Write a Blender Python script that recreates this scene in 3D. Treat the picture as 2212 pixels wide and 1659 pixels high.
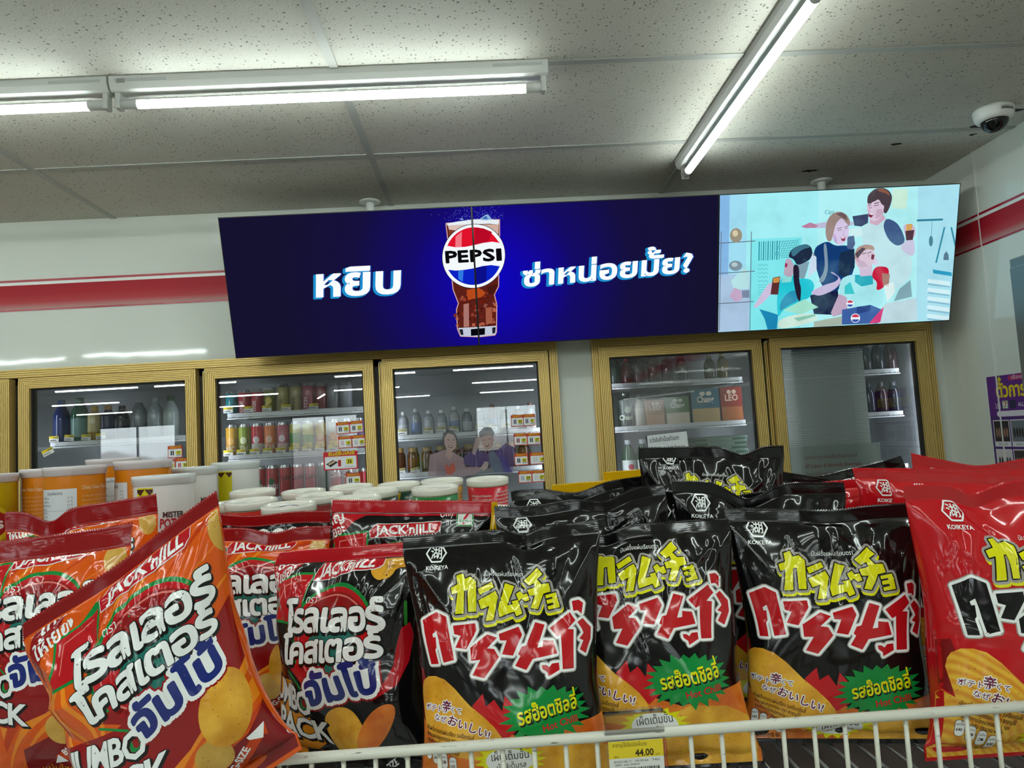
import bpy, bmesh, math, random, bisect
import numpy as np
from mathutils import Vector, Matrix
from mathutils.geometry import tessellate_polygon

scene = bpy.context.scene
for _o in list(bpy.data.objects):
    bpy.data.objects.remove(_o)
COL = scene.collection
R = math.radians
PI = math.pi

# ------------------------------------------------------------------ camera, world, exposure
cam_data = bpy.data.cameras.new('camera')
cam_data.sensor_fit = 'HORIZONTAL'
cam_data.sensor_width = 36.0
cam_data.lens = 1562.8 / 2212 * 36.0
cam_data.clip_start = 0.02
cam = bpy.data.objects.new('camera', cam_data)
COL.objects.link(cam)
cam.matrix_world = (Matrix.Translation((0, 0, 1.5)) @ Matrix.Rotation(-0.0351, 4, 'Z')
                    @ Matrix.Rotation(PI / 2 + 0.0772, 4, 'X') @ Matrix.Rotation(-0.0576, 4, 'Z'))
scene.camera = cam
scene.view_settings.view_transform = 'Standard'
scene.view_settings.look = 'None'
scene.view_settings.gamma = 1.0
scene.view_settings.use_curve_mapping = False
scene.view_settings.exposure = 0.0
world = bpy.data.worlds.new('world')
scene.world = world
world.use_nodes = True
_nt = world.node_tree
_tc = _nt.nodes.new('ShaderNodeTexCoord')
_sp = _nt.nodes.new('ShaderNodeSeparateXYZ')
_mr = _nt.nodes.new('ShaderNodeMapRange')
_mr.inputs[1].default_value, _mr.inputs[2].default_value = -0.06, 0.10
_nz = _nt.nodes.new('ShaderNodeTexNoise')
_nz.inputs['Scale'].default_value = 9.0
_nz.inputs['Detail'].default_value = 3.0
_ad = _nt.nodes.new('ShaderNodeMath')
_ad.operation = 'MULTIPLY_ADD'
_ad.inputs[1].default_value = 1.1
_rp = _nt.nodes.new('ShaderNodeValToRGB')
for _p, _c in ((0.62, (0.16, 0.15, 0.15, 1)), (0.95, (0.42, 0.40, 0.40, 1))):
    _e = _rp.color_ramp.elements.new(_p)
    _e.color = _c
_rp.color_ramp.elements[0].color = (0.10, 0.10, 0.10, 1)
_rp.color_ramp.elements[-1].color = (0.90, 0.97, 1.0, 1)
_nt.links.new(_tc.outputs['Generated'], _sp.inputs[0])
_nt.links.new(_sp.outputs['Z'], _mr.inputs[0])
_nt.links.new(_tc.outputs['Generated'], _nz.inputs['Vector'])
_nt.links.new(_nz.outputs['Fac'], _ad.inputs[0])
_nt.links.new(_mr.outputs[0], _ad.inputs[2])
_nt.links.new(_ad.outputs[0], _rp.inputs[0])
_nt.links.new(_rp.outputs[0], _nt.nodes['Background'].inputs[0])
_nt.nodes['Background'].inputs[1].default_value = 5.5        # daylight outside the shop front
scene.cycles.use_denoising = True
scene.cycles.max_bounces = 10
scene.cycles.transparent_max_bounces = 16
scene.cycles.sample_clamp_indirect = 6.0
scene.cycles.caustics_reflective = False
scene.cycles.caustics_refractive = False
TUBE_STRENGTH = 43.0

# ------------------------------------------------------------------ materials
_mats = {}


def lin(h):
    if not isinstance(h, str):
        return (h[0], h[1], h[2], 1)
    h = h.lstrip('#')
    c = [int(h[i:i + 2], 16) / 255 for i in (0, 2, 4)]
    return tuple((x / 12.92 if x <= 0.04045 else ((x + 0.055) / 1.055) ** 2.4) for x in c) + (1,)


def mat(name, col, rough=0.5, metal=0.0, spec=0.5, coat=0.0, emit=0.0, alpha=1.0, bump=None):
    """bump = (scale, distance_m)"""
    if name in _mats:
        return _mats[name]
    m = bpy.data.materials.new(name)
    m.use_nodes = True
    nt = m.node_tree
    b = nt.nodes['Principled BSDF']
    b.inputs['Base Color'].default_value = lin(col)
    b.inputs['Roughness'].default_value = rough
    b.inputs['Metallic'].default_value = metal
    b.inputs['Specular IOR Level'].default_value = spec
    b.inputs['Coat Weight'].default_value = coat
    b.inputs['Coat Roughness'].default_value = 0.08
    b.inputs['Alpha'].default_value = alpha
    if emit:
        b.inputs['Emission Color'].default_value = lin(col)
        b.inputs['Emission Strength'].default_value = emit
    if bump:
        tc = nt.nodes.new('ShaderNodeTexCoord')
        nz = nt.nodes.new('ShaderNodeTexNoise')
        nz.inputs['Scale'].default_value = bump[0]
        nz.inputs['Detail'].default_value = 2.0
        nz.inputs['Distortion'].default_value = 0.6
        bp = nt.nodes.new('ShaderNodeBump')
        bp.inputs['Strength'].default_value = 1.0
        bp.inputs['Distance'].default_value = bump[1]
        nt.links.new(tc.outputs['Object'], nz.inputs['Vector'])
        nt.links.new(nz.outputs['Fac'], bp.inputs['Height'])
        nt.links.new(bp.outputs['Normal'], b.inputs['Normal'])
    _mats[name] = m
    return m


def film(col):
    """printed glossy plastic film of a snack bag"""
    return mat('film_' + col.strip('#'), col, rough=0.10, spec=0.5, bump=(30, 0.0008))


def paper(col):
    return mat('paper_' + col.strip('#'), col, rough=0.55, spec=0.3)


def gloss(col):
    return mat('gloss_' + col.strip('#'), col, rough=0.22, spec=0.5)


def glow(col, s=1.0):
    n = 'glow_%s_%.2f' % (col.strip('#'), s)
    if n in _mats:
        return _mats[n]
    m = bpy.data.materials.new(n)
    m.use_nodes = True
    nt = m.node_tree
    nt.nodes.remove(nt.nodes['Principled BSDF'])
    e = nt.nodes.new('ShaderNodeEmission')
    e.inputs[0].default_value = lin(col)
    e.inputs[1].default_value = s
    nt.links.new(e.outputs[0], nt.nodes['Material Output'].inputs[0])
    _mats[n] = m
    return m


def nodes_of(name):
    m = bpy.data.materials.new(name)
    m.use_nodes = True
    _mats[name] = m
    return m, m.node_tree, m.node_tree.nodes['Principled BSDF']


def ramp(nt, stops):
    r = nt.nodes.new('ShaderNodeValToRGB')
    e = r.color_ramp.elements
    e[0].position, e[0].color = stops[0][0], lin(stops[0][1])
    e[1].position, e[1].color = stops[-1][0], lin(stops[-1][1])
    for p, c in stops[1:-1]:
        x = e.new(p)
        x.color = lin(c)
    return r


def chip_mat(name, a, b, speck, ridged=False):
    m, nt, bs = nodes_of(name)
    L = nt.links.new
    tc = nt.nodes.new('ShaderNodeTexCoord')
    nz = nt.nodes.new('ShaderNodeTexNoise')
    nz.inputs['Scale'].default_value = 42
    nz.inputs['Detail'].default_value = 5
    r = ramp(nt, [(0.3, a), (0.7, b)])
    L(tc.outputs['Object'], nz.inputs['Vector'])
    L(nz.outputs['Fac'], r.inputs[0])
    out = r.outputs[0]
    if ridged:
        w = nt.nodes.new('ShaderNodeTexWave')
        w.bands_direction = 'DIAGONAL'
        w.inputs['Scale'].default_value = 78
        w.inputs['Distortion'].default_value = 1.2
        L(tc.outputs['Object'], w.inputs['Vector'])
        mx = nt.nodes.new('ShaderNodeMix')
        mx.data_type = 'RGBA'
        mx.inputs['B'].default_value = lin('#f0cf48')
        ml = nt.nodes.new('ShaderNodeMath')
        ml.operation = 'MULTIPLY'
        ml.inputs[1].default_value = 0.5
        L(w.outputs['Fac'], ml.inputs[0])
        L(ml.outputs[0], mx.inputs['Factor'])
        L(out, mx.inputs['A'])
        out = mx.outputs['Result']
    v = nt.nodes.new('ShaderNodeTexVoronoi')
    v.inputs['Scale'].default_value = 210
    L(tc.outputs['Object'], v.inputs['Vector'])
    lt = nt.nodes.new('ShaderNodeMath')
    lt.operation = 'LESS_THAN'
    lt.inputs[1].default_value = 0.13
    L(v.outputs['Distance'], lt.inputs[0])
    m2 = nt.nodes.new('ShaderNodeMix')
    m2.data_type = 'RGBA'
    m2.inputs['B'].default_value = lin(speck)
    ml2 = nt.nodes.new('ShaderNodeMath')
    ml2.operation = 'MULTIPLY'
    ml2.inputs[1].default_value = 0.55
    L(lt.outputs[0], ml2.inputs[0])
    L(ml2.outputs[0], m2.inputs['Factor'])
    L(out, m2.inputs['A'])
    L(m2.outputs['Result'], bs.inputs['Base Color'])
    bs.inputs['Roughness'].default_value = 0.12
    nz2 = nt.nodes.new('ShaderNodeTexNoise')
    nz2.inputs['Scale'].default_value = 38
    nz2.inputs['Detail'].default_value = 2
    nz2.inputs['Distortion'].default_value = 0.6
    bp = nt.nodes.new('ShaderNodeBump')
    bp.inputs['Distance'].default_value = 0.0011
    L(tc.outputs['Object'], nz2.inputs['Vector'])
    L(nz2.outputs['Fac'], bp.inputs['Height'])
    L(bp.outputs['Normal'], bs.inputs['Normal'])
    return m


M_CHIP = chip_mat('chip_print', '#c4841a', '#efb840', '#8a4a10')
M_CHIP_HOT = chip_mat('hot_chip_print', '#c2561a', '#e2862a', '#8a3a10')
M_CHIP_RIDGE = chip_mat('ridged_chip_print', '#c8761a', '#e8a832', '#8a4a10', True)
M_CHIP_PALE = chip_mat('pale_chip_print', '#b98d35', '#d6ab54', '#8a5a18')


def glass_mat(name, tint, fac, ior=1.45, rough=0.0):
    m = bpy.data.materials.new(name)
    m.use_nodes = True
    nt = m.node_tree
    nt.nodes.remove(nt.nodes['Principled BSDF'])
    L = nt.links.new
    t = nt.nodes.new('ShaderNodeBsdfTransparent')
    t.inputs[0].default_value = (tint[0], tint[1], tint[2], 1)
    g = nt.nodes.new('ShaderNodeBsdfGlossy')
    g.inputs['Roughness'].default_value = rough
    f = nt.nodes.new('ShaderNodeFresnel')
    f.inputs[0].default_value = ior
    a = nt.nodes.new('ShaderNodeMath')
    a.operation = 'MULTIPLY_ADD'
    a.inputs[1].default_value = fac
    a.inputs[2].default_value = 0.0
    mx = nt.nodes.new('ShaderNodeMixShader')
    L(f.outputs[0], a.inputs[0])
    L(a.outputs[0], mx.inputs[0])
    L(t.outputs[0], mx.inputs[1])
    L(g.outputs[0], mx.inputs[2])
    L(mx.outputs[0], nt.nodes['Material Output'].inputs[0])
    _mats[name] = m
    return m


M_GLASS = glass_mat('cooler_glass', (0.93, 0.945, 0.95), 2.3)
M_WINDOW = glass_mat('window_glass', (0.95, 0.97, 0.97), 1.0)
M_BOTTLE = {}
M_WHITE = mat('white_enamel', '#e4e6e2', 0.35)
M_PLASTIC = mat('white_plastic', '#dcdedb', 0.4)
M_BLACK = mat('black_plastic', '#0b0b0c', 0.35)
M_GASKET = mat('black_gasket', '#060606', 0.6)
M_GOLD = mat('gold_anodised_metal', '#d6b76c', 0.38, metal=0.4)
M_STEEL = mat('brushed_steel', '#8d9092', 0.32, metal=0.9)
M_ALU = mat('can_metal', '#c8cacc', 0.25, metal=0.9)
M_WIRE, _n, _b = nodes_of('cream_coated_wire')
_t = _n.nodes.new('ShaderNodeTexCoord')
_m = _n.nodes.new('ShaderNodeMapping')
_m.inputs['Scale'].default_value = (60, 400, 400)
_z = _n.nodes.new('ShaderNodeTexNoise')
_z.inputs['Scale'].default_value = 1.0
_z.inputs['Detail'].default_value = 4.0
_r = ramp(_n, [(0.0, '#d6d5c8'), (0.66, '#d2d1c4'), (0.72, '#6a675c'), (1.0, '#4a463e')])
_n.links.new(_t.outputs['Object'], _m.inputs[0])
_n.links.new(_m.outputs[0], _z.inputs['Vector'])
_n.links.new(_z.outputs['Fac'], _r.inputs[0])
_n.links.new(_r.outputs[0], _b.inputs['Base Color'])
_b.inputs['Roughness'].default_value = 0.4
M_LID = mat('milky_plastic_lid', '#e2dfd4', 0.16)
M_TUBE = glow('#f2fffa', TUBE_STRENGTH)


# ------------------------------------------------------------------ object helpers
def tag(o, label=None, cat=None, group=None, kind=None):
    if label:
        o['label'] = label
    if cat:
        o['category'] = cat
    if group:
        o['group'] = group
    if kind:
        o['kind'] = kind
    return o


def empty(name, loc=(0, 0, 0), rot=(0, 0, 0), label=None, cat=None, group=None):
    o = bpy.data.objects.new(name, None)
    o.empty_display_size = 0.02
    COL.objects.link(o)
    o.location = loc
    o.rotation_euler = rot
    return tag(o, label, cat, group)


class MB:
    """collects geometry for ONE mesh object; faces carry material slots"""

    def __init__(self):
        self.v, self.f, self.m, self.s, self.mats = [], [], [], [], []

    def slot(self, m):
        if m not in self.mats:
            self.mats.append(m)
        return self.mats.index(m)

    def add(self, verts, faces, m, smooth=False):
        b = len(self.v)
        k = self.slot(m)
        self.v.extend([tuple(float(c) for c in p) for p in verts])
        for f in faces:
            self.f.append(tuple(int(i) + b for i in f))
            self.m.append(k)
            self.s.append(smooth)
        return self

    def box(self, x0, x1, y0, y1, z0, z1, m, bev=0.0):
        if bev <= 0:
            v = [(x0, y0, z0), (x1, y0, z0), (x1, y1, z0), (x0, y1, z0), (x0, y0, z1), (x1, y0, z1), (x1, y1, z1), (x0, y1, z1)]
            f = [(0, 3, 2, 1), (4, 5, 6, 7), (0, 1, 5, 4), (1, 2, 6, 5), (2, 3, 7, 6), (3, 0, 4, 7)]
            return self.add(v, f, m)
        bm = bmesh.new()
        bmesh.ops.create_cube(bm, size=1)
        for q in bm.verts:
            q.co = Vector(((x0 + x1) / 2 + q.co.x * (x1 - x0), (y0 + y1) / 2 + q.co.y * (y1 - y0), (z0 + z1) / 2 + q.co.z * (z1 - z0)))
        bmesh.ops.bevel(bm, geom=bm.edges[:], offset=bev, segments=2, affect='EDGES', profile=0.6)
        bm.verts.index_update()
        self.add([q.co[:] for q in bm.verts], [[q.index for q in f.verts] for f in bm.faces], m)
        bm.free()
        return self

    def lathe(self, prof, m, n=32, c=(0, 0, 0), axis='z', smooth=True, mats=None):
        """prof: (r, h) list; axis z or x or y"""
        v = []
        for r, h in prof:
            for i in range(n):
                a = 2 * PI * i / n
                p = (r * math.cos(a), r * math.sin(a), h)
                if axis == 'x':
                    p = (p[2], p[0], p[1])
                elif axis == 'y':
                    p = (p[0], p[2], p[1])
                v.append((p[0] + c[0], p[1] + c[1], p[2] + c[2]))
        for j in range(len(prof) - 1):
            f = [(j * n + i, j * n + (i + 1) % n, (j + 1) * n + (i + 1) % n, (j + 1) * n + i) for i in range(n)]
            fm = mats[j] if mats else m
            if j == 0:
                b0 = len(self.v)
                self.add(v, f, fm, smooth)
            else:
                k = self.slot(fm)
                for q in f:
                    self.f.append(tuple(i + b0 for i in q))
                    self.m.append(k)
                    self.s.append(smooth)
        return self

    def tube(self, pts, r, m, n=10, cap=True):
        pts = [Vector(p) for p in pts]
        rings = []
        for i, p in enumerate(pts):
            d = (pts[min(i + 1, len(pts) - 1)] - pts[max(i - 1, 0)]).normalized()
            u = d.cross(Vector((0, 0, 1)))
            if u.length < 1e-3:
                u = d.cross(Vector((0, 1, 0)))
            u.normalize()
            w = d.cross(u)
            rings.append([p + r * (math.cos(2 * PI * k / n) * u + math.sin(2 * PI * k / n) * w) for k in range(n)])
        v = [q for g in rings for q in g]
        f = [(j * n + k, j * n + (k + 1) % n, (j + 1) * n + (k + 1) % n, (j + 1) * n + k) for j in range(len(pts) - 1) for k in range(n)]
        if cap:
            f += [tuple(range(n))[::-1], tuple(range((len(pts) - 1) * n, len(pts) * n))]
        return self.add(v, f, m, True)

    def build(self, name, parent=None, normals=None):
        me = bpy.data.meshes.new(name)
        me.from_pydata(self.v, [], self.f)
        for m in self.mats:
            me.materials.append(m)
        me.polygons.foreach_set('material_index', self.m)
        me.polygons.foreach_set('use_smooth', self.s)
        me.update()
        if normals is not None:
            me.normals_split_custom_set_from_vertices([tuple(n) for n in normals])
        o = bpy.data.objects.new(name, me)
        COL.objects.link(o)
        if parent is not None:
            o.parent = parent
        return o


def structure(name, mb):
    return tag(mb.build(name), kind='structure')


def copy_tree(o, parent=None):
    c = o.copy()
    COL.objects.link(c)
    c.parent = parent
    for ch in list(o.children):
        copy_tree(ch, c)
    return c


# ------------------------------------------------------------------ flat artwork (y runs down)
_glyph = {}
_text_mats = [bpy.data.materials.new('text_a'), bpy.data.materials.new('text_b')]
_UPPER = set('ัิีึื็ํ')
_TONE = set('่้๊๋์')


def glyphs(s, bold, sp=1.0):
    k = (s, bold, sp)
    if k in _glyph:
        return _glyph[k]
    cu = bpy.data.curves.new('text', 'FONT')
    cu.body = s
    cu.resolution_u = 2
    cu.offset = bold
    cu.space_character = sp
    o = bpy.data.objects.new('text', cu)
    for m in _text_mats:
        cu.materials.append(m)
    for i, ch in enumerate(s):
        if ch in _TONE and i > 0 and (s[i - 1] in _UPPER or (i + 1 < len(s) and s[i + 1] == 'ำ')):
            cu.body_format[i].material_index = 1
    COL.objects.link(o)
    dg = bpy.context.evaluated_depsgraph_get()
    me = bpy.data.meshes.new_from_object(o.evaluated_get(dg))
    V = np.array([p.co[:2] for p in me.vertices]).reshape(-1, 2)
    F = [tuple(p.vertices) for p in me.polygons]
    for p in me.polygons:
        if p.material_index == 1:
            for i in p.vertices:
                V[i, 1] = V[i, 1]
    up = {i for p in me.polygons if p.material_index == 1 for i in p.vertices}
    for i in up:
        V[i, 1] += 0.19
    cnt = {}
    key = [tuple(np.round(p, 4)) for p in V]
    for f in F:
        for a, b in zip(f, f[1:] + f[:1]):
            e = (key[a], key[b]) if key[a] < key[b] else (key[b], key[a])
            if key[a] != key[b]:
                cnt.setdefault(e, []).append((a, b))
    E = [l[0] for e, l in cnt.items() if len(l) == 1]
    bpy.data.objects.remove(o)
    bpy.data.curves.remove(cu)
    bpy.data.meshes.remove(me)
    w = (V[:, 0].min(), V[:, 0].max()) if len(V) else (0, 0)
    _glyph[k] = (V, F, E, w)
    return _glyph[k]


class Print:
    def __init__(self):
        self.v, self.f, self.m, self.mats = [], [], [], []
        self.T = np.eye(3)
        self.n = 0
        self.stack = []

    def push(self, sx=1, sy=None, dx=0, dy=0, rot=0):
        sy = sx if sy is None else sy
        c, s = math.cos(rot), math.sin(rot)
        self.stack.append(self.T)
        self.T = self.T @ np.array([[c * sx, s * sy, dx], [-s * sx, c * sy, dy], [0, 0, 1.0]])
        return self

    def pop(self):
        self.T = self.stack.pop()

    def add(self, pts, faces, m, lvl):
        if not len(pts):
            return
        p = np.asarray(pts, float).reshape(-1, 2)
        q = p @ self.T[:2, :2].T + self.T[:2, 2]
        if m not in self.mats:
            self.mats.append(m)
        k = self.mats.index(m)
        self.v.append(np.column_stack([q, np.broadcast_to(np.asarray(lvl, float), (len(q),))]))
        for f in faces:
            a = 0.0
            for i in range(len(f)):
                (x0, y0), (x1, y1) = q[f[i - 1]], q[f[i]]
                a += x0 * y1 - x1 * y0
            f = f if a < 0 else f[::-1]          # every face looks at the viewer
            self.f.append(tuple(i + self.n for i in f))
            self.m.append(k)
        self.n += len(q)

    def poly(self, pts, m, lvl, out=()):
        tri = tessellate_polygon([[Vector((p[0], p[1], 0)) for p in pts]])
        self.add(pts, tri, m, lvl)
        for w, mm, dl in out:
            self.line(pts, w, mm, lvl + dl, True)

    def line(self, pts, w, m, lvl, closed=False, k=6):
        pts = np.asarray(pts, float)
        n = len(pts)
        self.segs(pts, [(i, (i + 1) % n) for i in range(n if closed else n - 1)], w, m, lvl, k)

    def segs(self, P, E, w, m, lvl, k=6):
        V, F, Z = [], [], []
        used = {}
        z = [0]

        def lift(n):              # overlapping pieces never share one plane
            z[0] = (z[0] + 0.618034) % 1.0
            Z.extend([lvl + 0.24 * (z[0] - 0.5)] * n)
        for a, b in E:
            d = P[b] - P[a]
            l = np.hypot(*d)
            if l < 1e-9:
                continue
            nrm = np.array([-d[1], d[0]]) / l * w
            j = len(V)
            V += [P[a] + nrm, P[b] + nrm, P[b] - nrm, P[a] - nrm]
            F.append((j, j + 1, j + 2, j + 3))
            lift(4)
            used[a] = 1
            used[b] = 1
        if k:
            for a in used:
                j = len(V)
                V += [P[a] + w * np.array([math.cos(2 * PI * i / k), math.sin(2 * PI * i / k)]) for i in range(k)]
                F.append(tuple(range(j, j + k)))
                lift(k)
        self.add(V, F, m, Z)

    def rect(self, x0, y0, x1, y1, m, lvl):
        self.add([(x0, y0), (x1, y0), (x1, y1), (x0, y1)], [(0, 1, 2, 3)], m, lvl)

    def rrect(self, x0, y0, x1, y1, r, m, lvl, out=()):
        p = []
        for cx, cy, a in ((x1 - r, y1 - r, 0), (x0 + r, y1 - r, 90), (x0 + r, y0 + r, 180), (x1 - r, y0 + r, 270)):
            p += [(cx + r * math.cos(R(a + t)), cy + r * math.sin(R(a + t))) for t in (0, 30, 60, 90)]
        self.poly(p, m, lvl, out)

    def ellipse(self, cx, cy, rx, ry, m, lvl, rot=0, n=40, out=(), a0=0, a1=360):
        c, s = math.cos(rot), math.sin(rot)
        p = []
        for i in range(n):
            t = R(a0 + (a1 - a0) * i / (n if a1 - a0 == 360 else n - 1))
            x, y = rx * math.cos(t), ry * math.sin(t)
            p.append((cx + c * x + s * y, cy - s * x + c * y))
        self.poly(p, m, lvl, out)

    def burst(self, cx, cy, rx, ry, n, inner, m, lvl, rot=0, seed=1):
        rn = random.Random(seed)
        p = []
        for i in range(2 * n):
            t = PI * i / n + rot
            k = (1 + rn.uniform(-0.06, 0.1)) if i % 2 == 0 else inner
            p.append((cx + rx * k * math.cos(t), cy + ry * k * math.sin(t)))
        self.poly(p, m, lvl)

    def text(self, s, x, y, h, m, lvl, rot=0, align='l', bold=0.0, sx=1.0, shear=0.0, out=(), arc=None, sp=1.0):
        fat = bold * h * 0.9 if bold > 0.031 else 0.0        # heavy letters: the outline is thickened with strokes
        V, F, E, w = glyphs(s, 0.0 if fat else bold, sp)
        if not len(V):
            return
        q = V.copy()
        x0 = {'l': w[0], 'c': (w[0] + w[1]) / 2, 'r': w[1]}[align]
        q[:, 0] -= x0
        q = np.column_stack([(q[:, 0] + shear * q[:, 1]) * sx * h, -q[:, 1] * h])
        if arc:
            q[:, 1] += arc * (q[:, 0] / h) ** 2 * h
        c, sn = math.cos(rot), math.sin(rot)
        q = np.column_stack([x + c * q[:, 0] + sn * q[:, 1], y - sn * q[:, 0] + c * q[:, 1]])
        self.add(q, F, m, lvl)
        if fat:
            self.segs(q, E, fat, m, lvl - 0.2)
        for wd, mm, dl in out:
            self.segs(q, E, wd + fat, mm, lvl + dl)

    def textw(self, s, x, y, width, h, m, lvl, **k):
        """text stretched to a given width"""
        b = k.get('bold', 0.0)
        w = glyphs(s, 0.0 if b > 0.031 else b, k.get('sp', 1.0))[3]
        self.text(s, x, y, h, m, lvl, sx=width / (h * (w[1] - w[0])), **k)

    def arrays(self):
        return np.concatenate(self.v) if self.v else np.zeros((0, 3))

    def cut(self, gx, gy):
        """slice the (convex) faces along grid lines so that the artwork can be bent"""
        V = self.arrays()
        gx, gy = np.sort(np.asarray(gx, float)), np.sort(np.asarray(gy, float))
        lx, ly = gx.tolist(), gy.tolist()

        def split(poly, ax, g):
            c = [p[ax] for p in poly]
            lo, hi = min(c), max(c)
            i0, i1 = bisect.bisect_right(g, lo + 1e-9), bisect.bisect_left(g, hi - 1e-9)
            res = []
            for i in range(i0, i1):
                t = g[i]
                A, B = [], []
                n = len(poly)
                for j in range(n):
                    p, q = poly[j], poly[(j + 1) % n]
                    dp, dq = p[ax] - t, q[ax] - t
                    if dp <= 0:
                        A.append(p)
                    if dp >= 0:
                        B.append(p)
                    if dp * dq < 0:
                        if (p[0], p[1]) > (q[0], q[1]):
                            k = dq / (dq - dp)
                            m = (q[0] + k * (p[0] - q[0]), q[1] + k * (p[1] - q[1]))
                        else:
                            k = dp / (dp - dq)
                            m = (p[0] + k * (q[0] - p[0]), p[1] + k * (q[1] - p[1]))
                        A.append(m)
                        B.append(m)
                if len(A) > 2:
                    res.append(A)
                poly = B
                if len(poly) < 3:
                    break
            if len(poly) > 2:
                res.append(poly)
            return res
        index, out, F, K = {}, [], [], []
        XY = V[:, :2].tolist()
        Z = V[:, 2].tolist()
        for f, k in zip(self.f, self.m):
            z = Z[f[0]]
            for strip in split([tuple(XY[i]) for i in f], 0, lx):
                for cell in split(strip, 1, ly):
                    ids = []
                    for p in cell:
                        key = (round(p[0] * 1e6), round(p[1] * 1e6), z, k)
                        i = index.get(key)
                        if i is None:
                            i = index[key] = len(out)
                            out.append((p[0], p[1], z))
                        if not ids or ids[-1] != i:
                            ids.append(i)
                    if len(ids) > 1 and ids[0] == ids[-1]:
                        ids.pop()
                    if len(ids) > 2:
                        F.append(tuple(ids))
                        K.append(k)
        return np.array(out).reshape(-1, 3), F, K, self.mats

    def flat(self, mb, ox, oz, y, eps=0.00025, sx=1.0):
        """lay the artwork on a plane facing -y: artwork x -> x, down -> -z"""
        V = self.arrays()
        P = np.column_stack([ox + V[:, 0] * sx, y - V[:, 2] * eps, oz - V[:, 1]])
        put(mb, P, self.f, self.m, self.mats)
        return mb


def put(mb, P, F, K, mats, smooth=False):
    b = len(mb.v)
    ks = [mb.slot(m) for m in mats]
    mb.v.extend(map(tuple, P.tolist()))
    for f, k in zip(F, K):
        mb.f.append(tuple(i + b for i in f))
        mb.m.append(ks[k])
        mb.s.append(smooth)


def homography(src, dst):
    A = []
    for (x, y), (u, v) in zip(src, dst):
        A.append([x, y, 1, 0, 0, 0, -u * x, -u * y, -u])
        A.append([0, 0, 0, x, y, 1, -v * x, -v * y, -v])
    h = np.linalg.svd(np.array(A, float))[2][-1].reshape(3, 3)

    def fn(p):
        p = np.asarray(p, float).reshape(-1, 2)
        q = np.column_stack([p, np.ones(len(p))]) @ h.T
        return q[:, :2] / q[:, 2:]
    return fn

# ------------------------------------------------------------------ snack bags
def sstep(a, b, x):
    t = np.clip((x - a) / (b - a), 0, 1)
    return t * t * (3 - 2 * t)


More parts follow.
